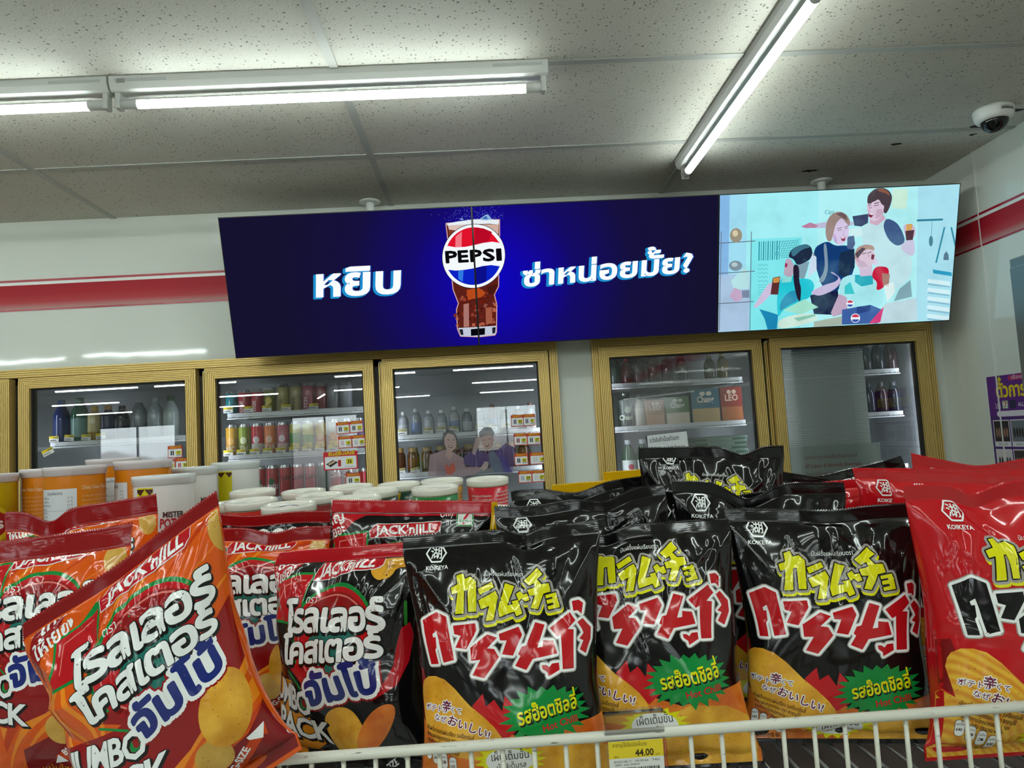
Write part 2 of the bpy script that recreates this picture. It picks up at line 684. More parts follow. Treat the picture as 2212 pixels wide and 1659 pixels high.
def bag_tables(W, H, T, seal, seed, dip=(), creases=14, amp=1.0, bend=0.0, bend_v=0.8, curl=0.0, lift=(0, 0), extra=(), shear=0.0):
    """front and back sheet of a filled pillow bag as point grids [v, u]; x right, y into depth, z up"""
    rn = np.random.RandomState(seed)
    nu, st = 91, 0.01 * W / H
    nv = int(math.ceil(1 / st)) + 1
    v = 1 - st * np.arange(nv - 1, -1, -1)          # rows spaced like the printing grid
    u = np.linspace(-1, 1, nu)
    v0, v1 = 0.012 / H, 1 - seal / H
    t = np.clip((v - v0) / (v1 - v0), 0, 1)
    S = t ** 0.42 * (1 - t) ** 0.68
    b = T / 2 * S / S.max() + 0.0005
    lo, hi = np.full(nv, 0.2 * W), np.full(nv, 0.5 * W)
    for _ in range(40):
        a = (lo + hi) / 2
        p = PI * (3 * (a + b) - np.sqrt((3 * a + b) * (a + 3 * b))) / 2
        hi = np.where(p > W, a, hi)
        lo = np.where(p > W, lo, a)
    th = np.linspace(-PI / 2, PI / 2, 181)
    X = np.zeros((nv, nu))
    Z = np.zeros((nv, nu))
    for i in range(nv):
        if b[i] < 0.0012:
            X[i] = u * W / 2
            Z[i] = b[i]
            continue
        x, z = a[i] * np.sin(th), b[i] * np.cos(th) ** 0.85
        s = np.concatenate([[0], np.cumsum(np.hypot(np.diff(x), np.diff(z)))])
        s = s / s[-1] * 2 - 1
        X[i] = np.interp(u, s, x)
        Z[i] = np.interp(u, s, z)
    U, V = np.meshgrid(u, v)
    Y = V * H
    edge = (1 - np.abs(U) ** 6)
    mask = sstep(0, 0.06, V) * sstep(v1 + 0.004, v1 - 0.03, V)
    D = np.zeros_like(U)
    for _ in range(7):                                   # large soft dents
        kx, ky = rn.uniform(1.5, 5), rn.uniform(2, 6)
        D += 0.0011 * amp * np.sin(kx * U * 1.6 + rn.uniform(0, 6)) * np.sin(ky * V * 3 + rn.uniform(0, 6))
    D += 0.0011 * amp * np.sin(U * rn.uniform(18, 26) + 2 * np.sin(U * 5 + seed)) * np.exp(-(v1 - V) / 0.075)   # gathers under the seal
    D += 0.0012 * amp * np.sin(U * rn.uniform(12, 20) + 2 * np.sin(U * 4 + seed)) * np.exp(-V / 0.07)
    lines = []
    for _ in range(creases):                             # sharp creases fanning down from the seal and corners
        su = rn.uniform(-1, 1)
        sv = v1 - abs(rn.normal(0, 0.06))
        ang = rn.normal(-PI / 2, 0.55) - su * 0.35
        ln = rn.uniform(0.12, 0.42)
        lines.append((su, sv, su + ln * math.cos(ang) * 1.7, sv + ln * math.sin(ang), rn.choice([-1, 1]) * rn.uniform(0.8, 2.0), rn.uniform(0.02, 0.045)))
    for s in (-1, 1):
        lines.append((s * 0.98, v1, s * 0.5, v1 - 0.26, 2.6, 0.05))
        lines.append((s * 0.95, v1 - 0.05, s * 0.72, v1 - 0.42, -1.8, 0.05))
    lines += list(extra)
    for x0, y0, x1, y1, am, wd in lines:
        ax, ay = (x1 - x0) * W / 2, (y1 - y0) * H
        L = math.hypot(ax, ay) + 1e-6
        px, py = (U - x0) * W / 2, (V - y0) * H
        tt = (px * ax + py * ay) / (L * L)
        dd = np.abs(px * ay - py * ax) / L
        w = wd * W
        D += am * 0.001 * amp * np.clip(1 - dd / w, 0, 1) ** 1.7 * np.clip(np.sin(PI * np.clip(tt, 0, 1)), 0, 1) ** 0.7
    D *= mask * edge
    out = []
    for sgn in (-1, 1):
        Pp = np.stack([X, sgn * Z, Y], -1)
        du = np.gradient(Pp, axis=1)
        dv = np.gradient(Pp, axis=0)
        n = np.cross(du, dv)
        n /= np.linalg.norm(n, axis=-1, keepdims=True) + 1e-12
        if sgn > 0:
            n = -n
        Pp = Pp + n * (D if sgn < 0 else D[:, ::-1] * 0.6)[..., None]
        # the top of the bag: sag of the seal, its wave in depth, its bend and the corners
        g = sstep(0.72, 1.0, V)
        wave = np.zeros_like(U)
        for uc, wd, dz, dy in dip:
            k = np.exp(-((U - uc) / wd) ** 2)
            Pp[..., 2] -= dz * k * g
            Pp[..., 1] += dy * k * g
        Pp[..., 2] += (lift[0] * np.clip(-U, 0, 1) ** 2 + lift[1] * np.clip(U, 0, 1) ** 2) * g
        Pp[..., 1] += 0.0022 * np.sin(U * 4.1 + seed) * g + curl * (U ** 2) * g
        if bend:
            zb = bend_v * H
            f = np.clip((V - bend_v) / (1 - bend_v), 0, 1)
            an = bend * f
            h = np.clip(Pp[..., 2] - zb, 0, None)
            k = np.where(np.abs(an) > 1e-5, an, 1e-5)
            up = V > bend_v
            Pp[..., 2] = np.where(up, zb + h * np.sin(k) / k, Pp[..., 2])
            Pp[..., 1] = np.where(up, Pp[..., 1] + h * (1 - np.cos(k)) / k, Pp[..., 1])
        if shear:
            Pp[..., 2] += shear * Pp[..., 0] * np.where(Pp[..., 0] > 0, 1.0, sstep(0.0, 0.5, V))
        out.append(Pp)
    return out[0], out[1], v1, v[0]


def sample(tab, u, v, vb):
    nv, nu = tab.shape[:2]
    x = np.clip((np.asarray(u) + 1) / 2 * (nu - 1), 0, nu - 1.0001)
    y = np.clip((np.asarray(v) - vb) / (1 - vb) * (nv - 1), 0, nv - 1.0001)
    i, j = x.astype(int), y.astype(int)
    fx, fy = (x - i)[:, None], (y - j)[:, None]
    return ((tab[j, i] * (1 - fx) + tab[j, i + 1] * fx) * (1 - fy) + (tab[j + 1, i] * (1 - fx) + tab[j + 1, i + 1] * fx) * fy)


_cuts = {}


def bag(label, cat, group, design, TL, TR, H, T=0.06, lean=0.0, seed=1, seal=0.013, name='snack_bag', size=None, flip=False, pitch=0.0026, ushift=0.0, vshift=0.0, pscale=1.0, **kw):
    """TL, TR: the two ends of the top seal; the bag hangs down from them by H, its top leaning back by `lean` degrees"""
    art, base, seal_m = design
    TL, TR = Vector(TL), Vector(TR)
    ex = (TR - TL)
    W = ex.length
    ex.normalize()
    up = (Vector((0, 0, 1)) - ex * ex.z).normalized()
    nrm = ex.cross(up)
    up = (up * math.cos(R(lean)) - nrm * math.sin(R(lean))).normalized()
    dep = up.cross(ex)
    root = empty(name, label=label, cat=cat, group=group)
    root.matrix_world = Matrix.Translation((TL + TR) / 2 - up * H) @ Matrix((ex, dep, up)).transposed().to_4x4()
    F, B, v1, vb = bag_tables(W, H, T, seal, seed, **kw)
    nv, nu = F.shape[:2]
    j1 = min(int((v1 - vb) / (1 - vb) * (nv - 1)) + 1, nv - 2)
    mb = MB()
    NN = []
    for tab, rev in ((F, False), (B, True)):
        nn = np.cross(np.gradient(tab, axis=1), np.gradient(tab, axis=0))
        nn /= np.linalg.norm(nn, axis=-1, keepdims=True) + 1e-12
        NN.append((-nn if rev else nn)[:j1 + 1].reshape(-1, 3))
        NT = nn if not rev else NT
        P = tab[:j1 + 1].reshape(-1, 3)
        q = [(j * nu + i, j * nu + i + 1, (j + 1) * nu + i + 1, (j + 1) * nu + i) for j in range(j1) for i in range(nu - 1)]
        if rev:
            q = [f[::-1] for f in q]
        mb.add(P, q, base, True)
    if art is not None:
        if id(art) not in _cuts:
            a = art(0.18, 0.23)
            _cuts[id(art)] = a.cut(np.arange(-45, 46) * 0.002, np.arange(0, 150) * 0.0018)
        V, Fc, K, mats = _cuts[id(art)]
        V = V * np.array([W * pscale / 0.18, W * pscale / 0.18, 1.0]) + np.array([round(ushift * 90) / 90 * W, round(vshift * 100) / 100 * W, 0])
        u = V[:, 0] / (W / 2)
        vv = 1 - V[:, 1] / H
        if flip:
            u, vv = -u, v1 - (1.278 * W - V[:, 1]) / H
        keep = (np.abs(u) < 0.985) & (vv > 0.015) & (vv < v1 + 0.002)
        uc, vc = np.clip(u, -0.985, 0.985), np.clip(vv, 0.012, v1)
        P = sample(F, uc, vc, vb)
        n = sample(NT, uc, vc, vb)
        n /= np.linalg.norm(n, axis=1, keepdims=True) + 1e-12
        P = P + n * (0.00010 + 0.00008 * V[:, 2:3])
        NN.append(n)
        ff = [(f, k) for f, k in zip(Fc, K) if any(keep[i] for i in f)]
        put(mb, P, [f for f, k in ff], [k for f, k in ff], mats, True)
    mb.build('body', root, np.concatenate(NN))
    # crimped seal with a saw-tooth edge
    sb = MB()
    nt = max(20, int(W / pitch))
    cols = 2 * nt + 1
    rows = 16
    uu = np.linspace(-1, 1, cols)
    P = []
    for r in range(rows):
        f = r / (rows - 1)
        vr = v1 - 0.004 + (1 - v1 + 0.004) * f
        q = (sample(F, uu, np.full(cols, vr), vb) + sample(B, uu, np.full(cols, vr), vb)) / 2
        q[:, 1] += (0.0007 if r % 2 else -0.0007) * (1 if r > 1 else 0)
        if r == rows - 1:
            q[:, 2] += np.where(np.arange(cols) % 2, 0.0015, 0)
        P.append(q)
    P = np.array(P)
    q = [(j * cols + i, j * cols + i + 1, (j + 1) * cols + i + 1, (j + 1) * cols + i) for j in range(rows - 1) for i in range(cols - 1)]
    sb.add(P.reshape(-1, 3), q, seal_m, True)
    P2 = P.copy()
    P2[..., 1] += 0.0006
    sb.add(P2.reshape(-1, 3), [f[::-1] for f in q], seal_m, True)
    sb.build('top_seal', root)
    return root


# ---- printed design: Japanese style spicy chips (black or red film)
YEL, BLK, GRY, WHT, RED = film('#dcd80e'), film('#0c0b0c'), film('#9a958e'), film('#eceeec'), film('#b8141c')
DKR, GRN, NAV, PUR, BRN = film('#7c0f14'), film('#0c8238'), film('#1c2a72'), film('#6a1038'), film('#3a1a08')
KATAKANA = [
    [(645, 552), (718, 530), (736, 590), (800, 575), (858, 628), (838, 925), (757, 925), (765, 705), (725, 712), (700, 935), (612, 940), (650, 722), (590, 737), (578, 668), (655, 640)],
    [(868, 705), (1025, 645), (1045, 700), (885, 768)],
    [(868, 820), (1058, 738), (1085, 800), (1020, 1022), (935, 1028), (985, 880), (900, 908)],
    [(1165, 655), (1262, 690), (1170, 890), (1235, 880), (1222, 850), (1290, 838), (1328, 980), (1262, 1005), (1245, 955), (1085, 1000), (1078, 920)],
    [(1275, 775), (1325, 745), (1350, 785), (1395, 775), (1418, 845), (1370, 860), (1335, 825), (1300, 850)],
    [(1370, 630), (1525, 508), (1580, 590), (1515, 630), (1560, 690), (1640, 690), (1655, 775), (1575, 790), (1500, 945), (1425, 930), (1485, 800), (1420, 800), (1405, 735), (1490, 715), (1480, 665), (1430, 690)],
    [(1595, 808), (1715, 790), (1748, 945), (1620, 960), (1612, 925), (1685, 912), (1680, 890), (1610, 898), (1605, 860), (1675, 850), (1668, 832), (1600, 842)],
]
THAI_BIG = [
    [(235, 985), (410, 908), (520, 962), (585, 1395), (465, 1420), (428, 1180), (410, 1100), (362, 1130), (370, 1165), (400, 1160), (402, 1265), (385, 1290), (405, 1432), (308, 1437)],
    [(585, 1055), (825, 1040), (832, 1110), (715, 1295), (602, 1275), (660, 1160), (595, 1140)],
    [(755, 1285), (940, 1160), (1045, 1200), (930, 1300), (1005, 1310), (1050, 1395), (888, 1590), (768, 1555), (855, 1410), (760, 1412)],
    [(1065, 1165), (1278, 1108), (1310, 1190), (1200, 1390), (1085, 1370), (1145, 1235), (1075, 1230)],
    [(1460, 1075), (1565, 1110), (1460, 1335), (1520, 1330), (1530, 1265), (1640, 1280), (1665, 1410), (1405, 1440), (1330, 1545), (1215, 1495), (1280, 1400), (1255, 1380), (1295, 1310), (1345, 1300)],
    [(1495, 1508), (1540, 1512), (1568, 1535), (1600, 1502), (1672, 1500), (1672, 1570), (1550, 1625), (1545, 1582), (1500, 1548)],
    [(1620, 1150), (1850, 1010), (1905, 1100), (1815, 1180), (1880, 1190), (1830, 1575), (1705, 1570), (1735, 1225), (1690, 1245)],
    [(1880, 900), (1955, 892), (2000, 930), (1975, 1040), (1935, 1000), (1890, 1002)],
    [(1925, 1120), (1985, 1085), (2080, 1190), (2075, 1310), (2005, 1450), (1930, 1400), (1985, 1315), (1935, 1290), (1990, 1240), (1975, 1200)],
]


def hex_logo(P, cx, cy, s, w):
    P.line([(cx + s * 1.1 * math.cos(R(a)) * (1.0 if a % 180 == 0 else 0.95), cy + s * 1.05 * math.sin(R(a))) for a in range(0, 360, 60)], s * 0.085, w, 8, True)
    P.text('湖', cx, cy + s * 0.48, s * 1.35, w, 8, align='c', bold=0.012)
    P.textw('KOIKEYA', cx + s * 0.1, cy + s * 1.75, s * 2.55, s * 0.6, w, 8, align='c', bold=0.022)


def design_spicy(red):
    def art(W, H):
        P = Print()
        k = W / 2130.0
        P.push(k, k, -1150 * k, -40 * k)
        base, big = (RED, BLK) if red else (BLK, RED)
        hex_logo(P, 412, 290, 100, WHT)
        P.textw('มันฝรั่งแผ่นเรียบตรา' if not red else 'มันฝรั่งแผ่นหยักตรา', 1150, 580, 430, 64, WHT, 8, align='c')
        for q in KATAKANA:
            P.push(1, 1, 6, 27)
            P.line(q, 38, YEL, 4, True)
            P.pop()
            P.line(q, 38, GRY, 5, True)
            P.line(q, 13, BLK, 6, True)
            P.poly(q, YEL, 7)
        for q in THAI_BIG:
            P.line(q, 36, GRY, 1, True)
            P.line(q, 25, WHT, 2, True)
            P.poly(q, big, 3)
        P.push(1, 0.99, 0, 1185)
        chip = M_CHIP_RIDGE if red else M_CHIP
        hot = M_CHIP_RIDGE if red else M_CHIP_HOT
        P.poly([(-60, 860), (60, 800), (230, 870), (420, 1010), (760, 1090), (1100, 960), (1400, 1060), (1700, 960), (2100, 900), (2280, 860), (2280, 1950), (-60, 1950)], hot, 0)
        P.poly([(1180, 1180), (1500, 1050), (1900, 1100), (2200, 1250), (2200, 1950), (1250, 1950)], chip, 1)
        P.poly([(20, 340), (165, 300), (230, 520), (150, 820), (20, 760)], DKR, 0)
        P.poly([(740, 680), (865, 558), (885, 690), (975, 628), (1050, 745), (1085, 600), (1185, 720), (1230, 900), (1060, 1030), (860, 900)], RED if not red else DKR, 1)
        P.poly([(105, 570), (125, 490), (160, 430), (240, 385), (340, 378), (450, 410), (560, 500), (640, 590), (720, 680), (850, 790), (960, 900), (1030, 1000), (1060, 1080), (1010, 1190), (800, 1240), (520, 1180), (320, 1040), (180, 860)], chip, 2)
        P.burst(1500, 800, 470, 285, 22, 0.78, GRN, 4, rot=0.07, seed=5)
        P.textw('รสฮ๊อตชิลลี่', 1220, 905, 640, 205, BLK, 5, rot=R(9), bold=0.03)
        P.textw('รสฮ๊อตชิลลี่', 1210, 888, 640, 205, YEL, 6, rot=R(9), bold=0.022)
        P.textw('Hot Chilli', 1455, 985, 390, 100, RED, 6, rot=R(9), bold=0.02)
        P.text('ポテトが', 195, 715, 72, PUR, 7, rot=R(-6), bold=0.01, out=[(9, WHT, -1)])
        P.text('辛', 395, 715, 115, PUR, 7, rot=R(-8), bold=0.02, out=[(9, WHT, -1)])
        P.text('くて', 500, 740, 68, PUR, 7, rot=R(-10), bold=0.01, out=[(9, WHT, -1)])
        P.text('なぜ', 310, 810, 72, PUR, 7, rot=R(-14), bold=0.01, out=[(9, WHT, -1)])
        P.textw('おいしい!', 455, 850, 470, 110, PUR, 7, rot=R(-21), bold=0.02, out=[(9, WHT, -1)])
        for i, s in enumerate(['มันฝรั่งทอดแผ่นเรียบ รสฮ๊อตชิลลี่', 'แบบแผ่นทอดกรอบ ตรา คารามูโจ้', 'คุณค่าทางโภชนาการต่อ 1 ซอง', 'ควรแบ่งกิน ประมาณ 4 ครั้ง']):
            P.textw(s, 205 + 5 * i, 905 + 62 * i, 540 - 60 * i, 56, BRN, 5, rot=R(-14), bold=0.012)
        for i in range(4):
            x, y = 215 + 95 * i, 1115 + 42 * i
            P.rrect(x - 40, y - 60, x + 44, y + 110, 38, BRN, 4)
            P.rrect(x - 36, y - 56, x + 40, y + 106, 35, WHT, 5)
            P.textw(['640', '28', '3', '630'][i], x, y + 52, 52, 44, BRN, 6, align='c', bold=0.02)
            P.textw(['พลังงาน', 'น้ำตาล', 'ไขมัน', 'โซเดียม'][i], x, y - 4, 62, 34, BRN, 6, align='c')
        P.textw('น้ำหนักสุทธิ 86 กรัม', 255, 1400, 330, 62, BRN, 6, bold=0.02)
        P.burst(1090, 1235, 350, 175, 17, 0.8, YEL, 5, seed=2)
        P.ellipse(1095, 1240, 245, 128, WHT, 6)
        P.textw('เผ็ดเต็มขั้น', 1100, 1225, 380, 115, BLK, 7, align='c', rot=R(4))
        P.textw('มันส์เต็มรส', 1110, 1325, 300, 90, BLK, 7, align='c', rot=R(4))
        P.pop()
        P.pop()
        return P
    return art


# ---- printed design: jumbo roller-coaster chips (orange or black film)
ORG, OR2, OR3 = film('#d8560c'), film('#e8861c'), film('#bf3a0a')
TEAL, PNK, SILV = film('#1c6a60'), film('#dd7a70'), film('#c3ccce')
MAR = film('#8e1014')
FIRE = film('#dd8a12')
CHILI = film('#b4121e')


def big_word(P, s, x, y, w, h, rot, ins, o1, o2, arc=None, sh=0.0, drop=(0.005, 0.010), lv=6, bold=0.042, sp=0.9):
    P.push(1, 1, drop[0], drop[1])
    P.textw(s, x, y, w, h, o2, lv, rot=rot, bold=bold, arc=arc, shear=sh, sp=sp, out=[(h * 0.03, o2, 0)])
    P.pop()
    P.textw(s, x, y, w, h, ins, lv + 2, rot=rot, bold=bold, arc=arc, shear=sh, sp=sp, out=[(h * 0.022, o1, -1)])


def design_jumbo(black, shop=False):
    def art(W, H):
        P = Print()
        P.push(W, W, -0.5 * W, 0)
        if not black:
            for i in range(10):                                # swirling stripes
                q = []
                a0 = 0.02 + 0.13 * i
                for t in np.linspace(0, 1, 14):
                    q.append((1.02 - 0.95 * t * (1 - 0.3 * t), a0 - 0.32 + 0.55 * t ** 1.6 + 0.05 * math.sin(4 * t + i)))
                w0 = [0.022 + 0.02 * math.sin(PI * t + i) for t in np.linspace(0, 1, 14)]
                up = [(x, y - w) for (x, y), w in zip(q, w0)]
                dn = [(x, y + w) for (x, y), w in zip(q, w0)]
                P.poly(up + dn[::-1], OR2 if i % 3 else OR3, 0)
            for i in range(6):
                q = [(0.0 + 0.055 * i + 0.03 * math.sin(5 * t + i), 0.3 + 0.35 * t) for t in np.linspace(0, 1, 8)]
                P.poly([(x - 0.011, y) for x, y in q] + [(x + 0.011, y) for x, y in q][::-1], OR2, 0)
            P.poly([(0.0, 0.55), (0.35, 0.60), (0.6, 0.56), (0.8, 0.48), (1.0, 0.36), (1.02, 0.62), (0.8, 0.72), (0.6, 0.84), (0.4, 0.90), (0.0, 0.80)], MAR, 1)
            P.poly([(0.45, 1.02), (0.6, 0.96), (0.8, 0.93), (1.02, 0.8), (1.02, 1.3), (0.4, 1.3)], DKR, 1)
            P.ellipse(0.93, 0.155, 0.055, 0.085, M_CHIP_PALE, 1, rot=0.2, n=20)
            P.poly([(0.8, 0.05), (0.93, 0.0), (1.0, 0.03), (0.97, 0.1), (0.88, 0.07)], M_CHIP_PALE, 1)
        else:
            P.poly([(0, 0.6), (0.3, 0.6), (0.42, 0.72), (0.45, 0.9), (0.35, 0.94), (0.30, 1.02), (0.22, 0.96), (0.12, 1.05), (0, 0.98)], FIRE, 1)
            if not shop:
                P.ellipse(0.80, 0.10, 0.06, 0.07, M_CHIP, 1, rot=0.4, n=20)
            if not shop:
                P.poly([(0.80, 0.05), (0.9, 0.06), (1.0, 0.09), (0.98, 0.12), (0.88, 0.11), (0.80, 0.15)], M_CHIP, 1)
            q = [(0.965, 0.36), (0.99, 0.42), (0.965, 0.53), (0.90, 0.62), (0.79, 0.675), (0.75, 0.672), (0.83, 0.625), (0.89, 0.54), (0.91, 0.44), (0.925, 0.38)]
            P.poly(q, CHILI, 2)
            P.line([(0.945, 0.365), (0.942, 0.27)], 0.007, film('#2e7a2a'), 3)
            for x, y, r in ((0.30, 1.02, 0.9), (0.22, 1.09, 0.1), (0.38, 1.1, -0.2)):
                P.ellipse(x, y, 0.075, 0.034, CHILI, 3, rot=r, n=16)
        # corner flap with slogan, flag and ring
        P.poly([(0, 0), (0.36, 0), (0.26, 0.05), (0.13, 0.18), (0.0, 0.30)] if black else [(0, 0), (0.26, 0.0), (0.16, 0.07), (0.08, 0.16), (0.0, 0.3)], CHILI if black else MAR, 2)
        P.textw('ใหญ่', 0.055, 0.105, 0.15, 0.085, WHT, 4, rot=R(24), bold=0.02)
        P.textw('ให้เยอะ', 0.045, 0.19, 0.18, 0.085, WHT, 4, rot=R(24), bold=0.02)
        flag = [(0.13, 0.15), (0.345, 0.12), (0.345, 0.27), (0.27, 0.34), (0.12, 0.33)]
        P.line(flag, 0.012, GRN, 2, True)
        P.poly(flag, RED, 3)
        P.line([(0.16, 0.29), (0.165, 0.175), (0.32, 0.15)], 0.003, PNK, 4)
        P.ellipse(0.56, 0.40, 0.262, 0.232, GRN, 1)
        P.ellipse(0.56, 0.405, 0.248, 0.22, RED, 2)
        P.ellipse(0.56, 0.405, 0.225, 0.198, MAR, 3, a0=190, a1=350)
        P.line([(0.56 + 0.215 * math.cos(t), 0.405 + 0.186 * math.sin(t)) for t in np.linspace(0, 2 * PI, 40)], 0.0035, PNK, 4)
        P.ellipse(0.57, 0.46, 0.165, 0.105, TEAL, 4)
        P.poly([(0.30, 0.55), (0.45, 0.63), (0.70, 0.62), (0.8, 0.54), (0.83, 0.45), (0.79, 0.44), (0.75, 0.52), (0.66, 0.585), (0.5, 0.59), (0.36, 0.51)], RED if black else MAR, 2)
        P.line([(0.28, 0.56), (0.44, 0.65), (0.7, 0.645), (0.82, 0.56)], 0.005, GRN, 2)
        P.poly([(0.39, 0.65), (0.44, 0.66), (0.45, 0.71), (0.42, 0.73), (0.39, 0.71)], GRN, 2)
        P.poly([(0.405, 0.665), (0.43, 0.67), (0.433, 0.7), (0.42, 0.71), (0.407, 0.7)], MAR, 3)
        P.textw('ตรา', 0.375, 0.255, 0.07, 0.05, WHT, 5)
        big_word(P, 'โรลเลอร์', 0.235, 0.385, 0.62, 0.175, R(3), WHT, BLK, BLK, arc=0.012)
        big_word(P, 'โคสเตอร์', 0.24, 0.528, 0.60, 0.16, R(5), WHT, BLK, BLK, arc=0.008)
        # maker's name
        q = [(0.36, 0.115), (0.40, 0.072), (0.79, 0.052), (0.785, 0.10), (0.755, 0.122), (0.37, 0.15)]
        P.poly(q, CHILI, 6, out=[(0.0035, WHT, -1)])
        P.textw("JACK'nJILL", 0.395, 0.132, 0.36, 0.072, WHT, 8, rot=R(3), bold=0.028)
        # size word, jumbo pack, chips
        P.push(1, 1, 0, 0)
        P.textw('จัมโบ้', 0.45, 0.695, 0.37, 0.175, MAR, 5, rot=R(9), bold=0.05, out=[(0.026, MAR, 0)])
        P.textw('จัมโบ้', 0.45, 0.695, 0.37, 0.175, NAV, 7, rot=R(9), bold=0.05, out=[(0.017, WHT, -1)])
        P.pop()
        big_word(P, 'JUMBO', 0.05, 0.685, 0.41, 0.15, R(-9), WHT, BLK, BLK, bold=0.03, lv=4)
        big_word(P, 'PACK', 0.14, 0.83, 0.38, 0.15, R(-9), WHT, BLK, BLK, bold=0.03, lv=4)
        if black:
            P.ellipse(0.62, 0.84, 0.115, 0.135, M_CHIP, 3, rot=0.55)
            P.ellipse(0.78, 0.80, 0.055, 0.14, M_CHIP_HOT, 4, rot=-0.75)
        else:
            P.ellipse(0.77, 0.785, 0.105, 0.145, M_CHIP, 3, rot=-0.25)
            P.ellipse(0.66, 0.93, 0.07, 0.08, M_CHIP_PALE, 2, rot=0.5)
        P.poly([(0.60, 1.07), (0.80, 0.955), (0.79, 0.94), (0.87, 0.935), (0.86, 0.99), (0.85, 0.975), (0.65, 1.10)], BLK if black else OR3, 5)
        P.poly([(0.795, 0.955), (0.79, 0.94), (0.87, 0.932), (0.84, 0.985)], WHT, 6)
        P.poly([(0.62, 1.06), (0.59, 1.11), (0.66, 1.10)], WHT, 6)
        P.textw('BIG-SIZE', 0.655, 1.068, 0.15, 0.045, WHT, 6, rot=R(31), bold=0.03)
        P.textw('มันฝรั่งแผ่นกรอบ แผ่นใหญ่', 0.1, 1.16, 0.6, 0.05, FIRE, 5, bold=0.01)
        if shop:
            P.rect(0.0, -0.08, 1.1, 0.02, CHILI, 4)
            P.textw('Only', 0.78, 0.03, 0.09, 0.06, WHT, 6, rot=R(8), shear=0.3)
            P.textw('at', 0.82, 0.075, 0.04, 0.05, WHT, 6, rot=R(8), shear=0.3)
            shop_logo(P, 0.885, -0.025, 0.105, film)
        P.pop()
        return P
    return art


def shop_logo(P, x, y, s, F, lv=6):
    """convenience store emblem: green edged square with a striped numeral"""
    P.rrect(x, y, x + s, y + s, s * 0.06, F('#d9d9d4'), lv)
    P.line([(x + s * .05, y + s * .05), (x + s * .95, y + s * .05), (x + s * .95, y + s * .95), (x + s * .05, y + s * .95)], s * .035, F('#0c8238'), lv + 1, True)
    P.poly([(x + s * .2, y + s * .16), (x + s * .8, y + s * .16), (x + s * .8, y + s * .27), (x + s * .2, y + s * .27)], F('#d0641a'), lv + 1)
    P.poly([(x + s * .62, y + s * .27), (x + s * .8, y + s * .27), (x + s * .52, y + s * .62), (x + s * .38, y + s * .62)], F('#c01820'), lv + 1)
    P.poly([(x + s * .38, y + s * .78), (x + s * .52, y + s * .78), (x + s * .47, y + s * .9), (x + s * .36, y + s * .9)], F('#c01820'), lv + 1)
    P.textw('ELEVEN', x + s * .5, y + s * .75, s * .7, s * .17, F('#0c8238'), lv + 1, align='c', bold=0.03)


def design_back(W, H):
    """back panel of a black jumbo bag, standing upside down"""
    P = Print()
    P.push(W, W, -0.5 * W, 0)
    P.textw('โรลเลอร์', 0.58, 1.19, 0.30, 0.11, FIRE, 3, bold=0.03)
    P.textw('รสแซ่บ', 0.5, 1.10, 0.25, 0.09, FIRE, 3, bold=0.03)
    for i in range(4):
        x = 0.12 + 0.105 * i
        P.rrect(x, 1.06, x + 0.095, 1.255, 0.045, WHT, 3)
        P.textw(['630', '27', '4', '640'][i], x + 0.047, 1.16, 0.06, 0.05, BLK, 4, align='c')
        P.textw(['โซเดียม', 'ไขมัน', 'น้ำตาล', 'พลังงาน'][i], x + 0.047, 1.22, 0.07, 0.035, BLK, 4, align='c')
    for i in range(9):
        P.textw('ส่วนประกอบโดยประมาณ มันฝรั่ง น้ำมันปาล์ม เครื่องปรุงรส', 0.1, 0.3 + 0.06 * i, 0.8, 0.045, WHT, 3)
    P.pop()
    return P


A_BLACK, A_RED = design_spicy(False), design_spicy(True)
A_JO, A_JB, A_JS = design_jumbo(False), design_jumbo(True), design_jumbo(True, True)
D_BLACK = (A_BLACK, BLK, BLK)
D_RED = (A_RED, RED, RED)
D_JO = (A_JO, ORG, MAR)
D_JB = (A_JB, BLK, CHILI)
D_JS = (A_JS, BLK, CHILI)
D_JBACK = (design_back, BLK, MAR)

# ------------------------------------------------------------------ the room
HC = 2.559            # ceiling height
YW, XR, XL, YF = 3.125, 2.024, -9.5, -10.0


def wall_mat(name, col, rough):
    m, nt, bs = nodes_of(name)
    tc = nt.nodes.new('ShaderNodeTexCoord')
    nz = nt.nodes.new('ShaderNodeTexNoise')
    nz.inputs['Scale'].default_value = 1.6
    r = ramp(nt, [(0.35, col), (0.65, tuple(c * 0.95 for c in lin(col)[:3]))])
    nt.links.new(tc.outputs['Object'], nz.inputs['Vector'])
    nt.links.new(nz.outputs['Fac'], r.inputs[0])
    nt.links.new(r.outputs[0], bs.inputs['Base Color'])
    bs.inputs['Roughness'].default_value = rough
    nz2 = nt.nodes.new('ShaderNodeTexNoise')
    nz2.inputs['Scale'].default_value = 3.0
    bp = nt.nodes.new('ShaderNodeBump')
    bp.inputs['Distance'].default_value = 0.0012
    nt.links.new(tc.outputs['Object'], nz2.inputs['Vector'])
    nt.links.new(nz2.outputs['Fac'], bp.inputs['Height'])
    nt.links.new(bp.outputs['Normal'], bs.inputs['Normal'])
    return m


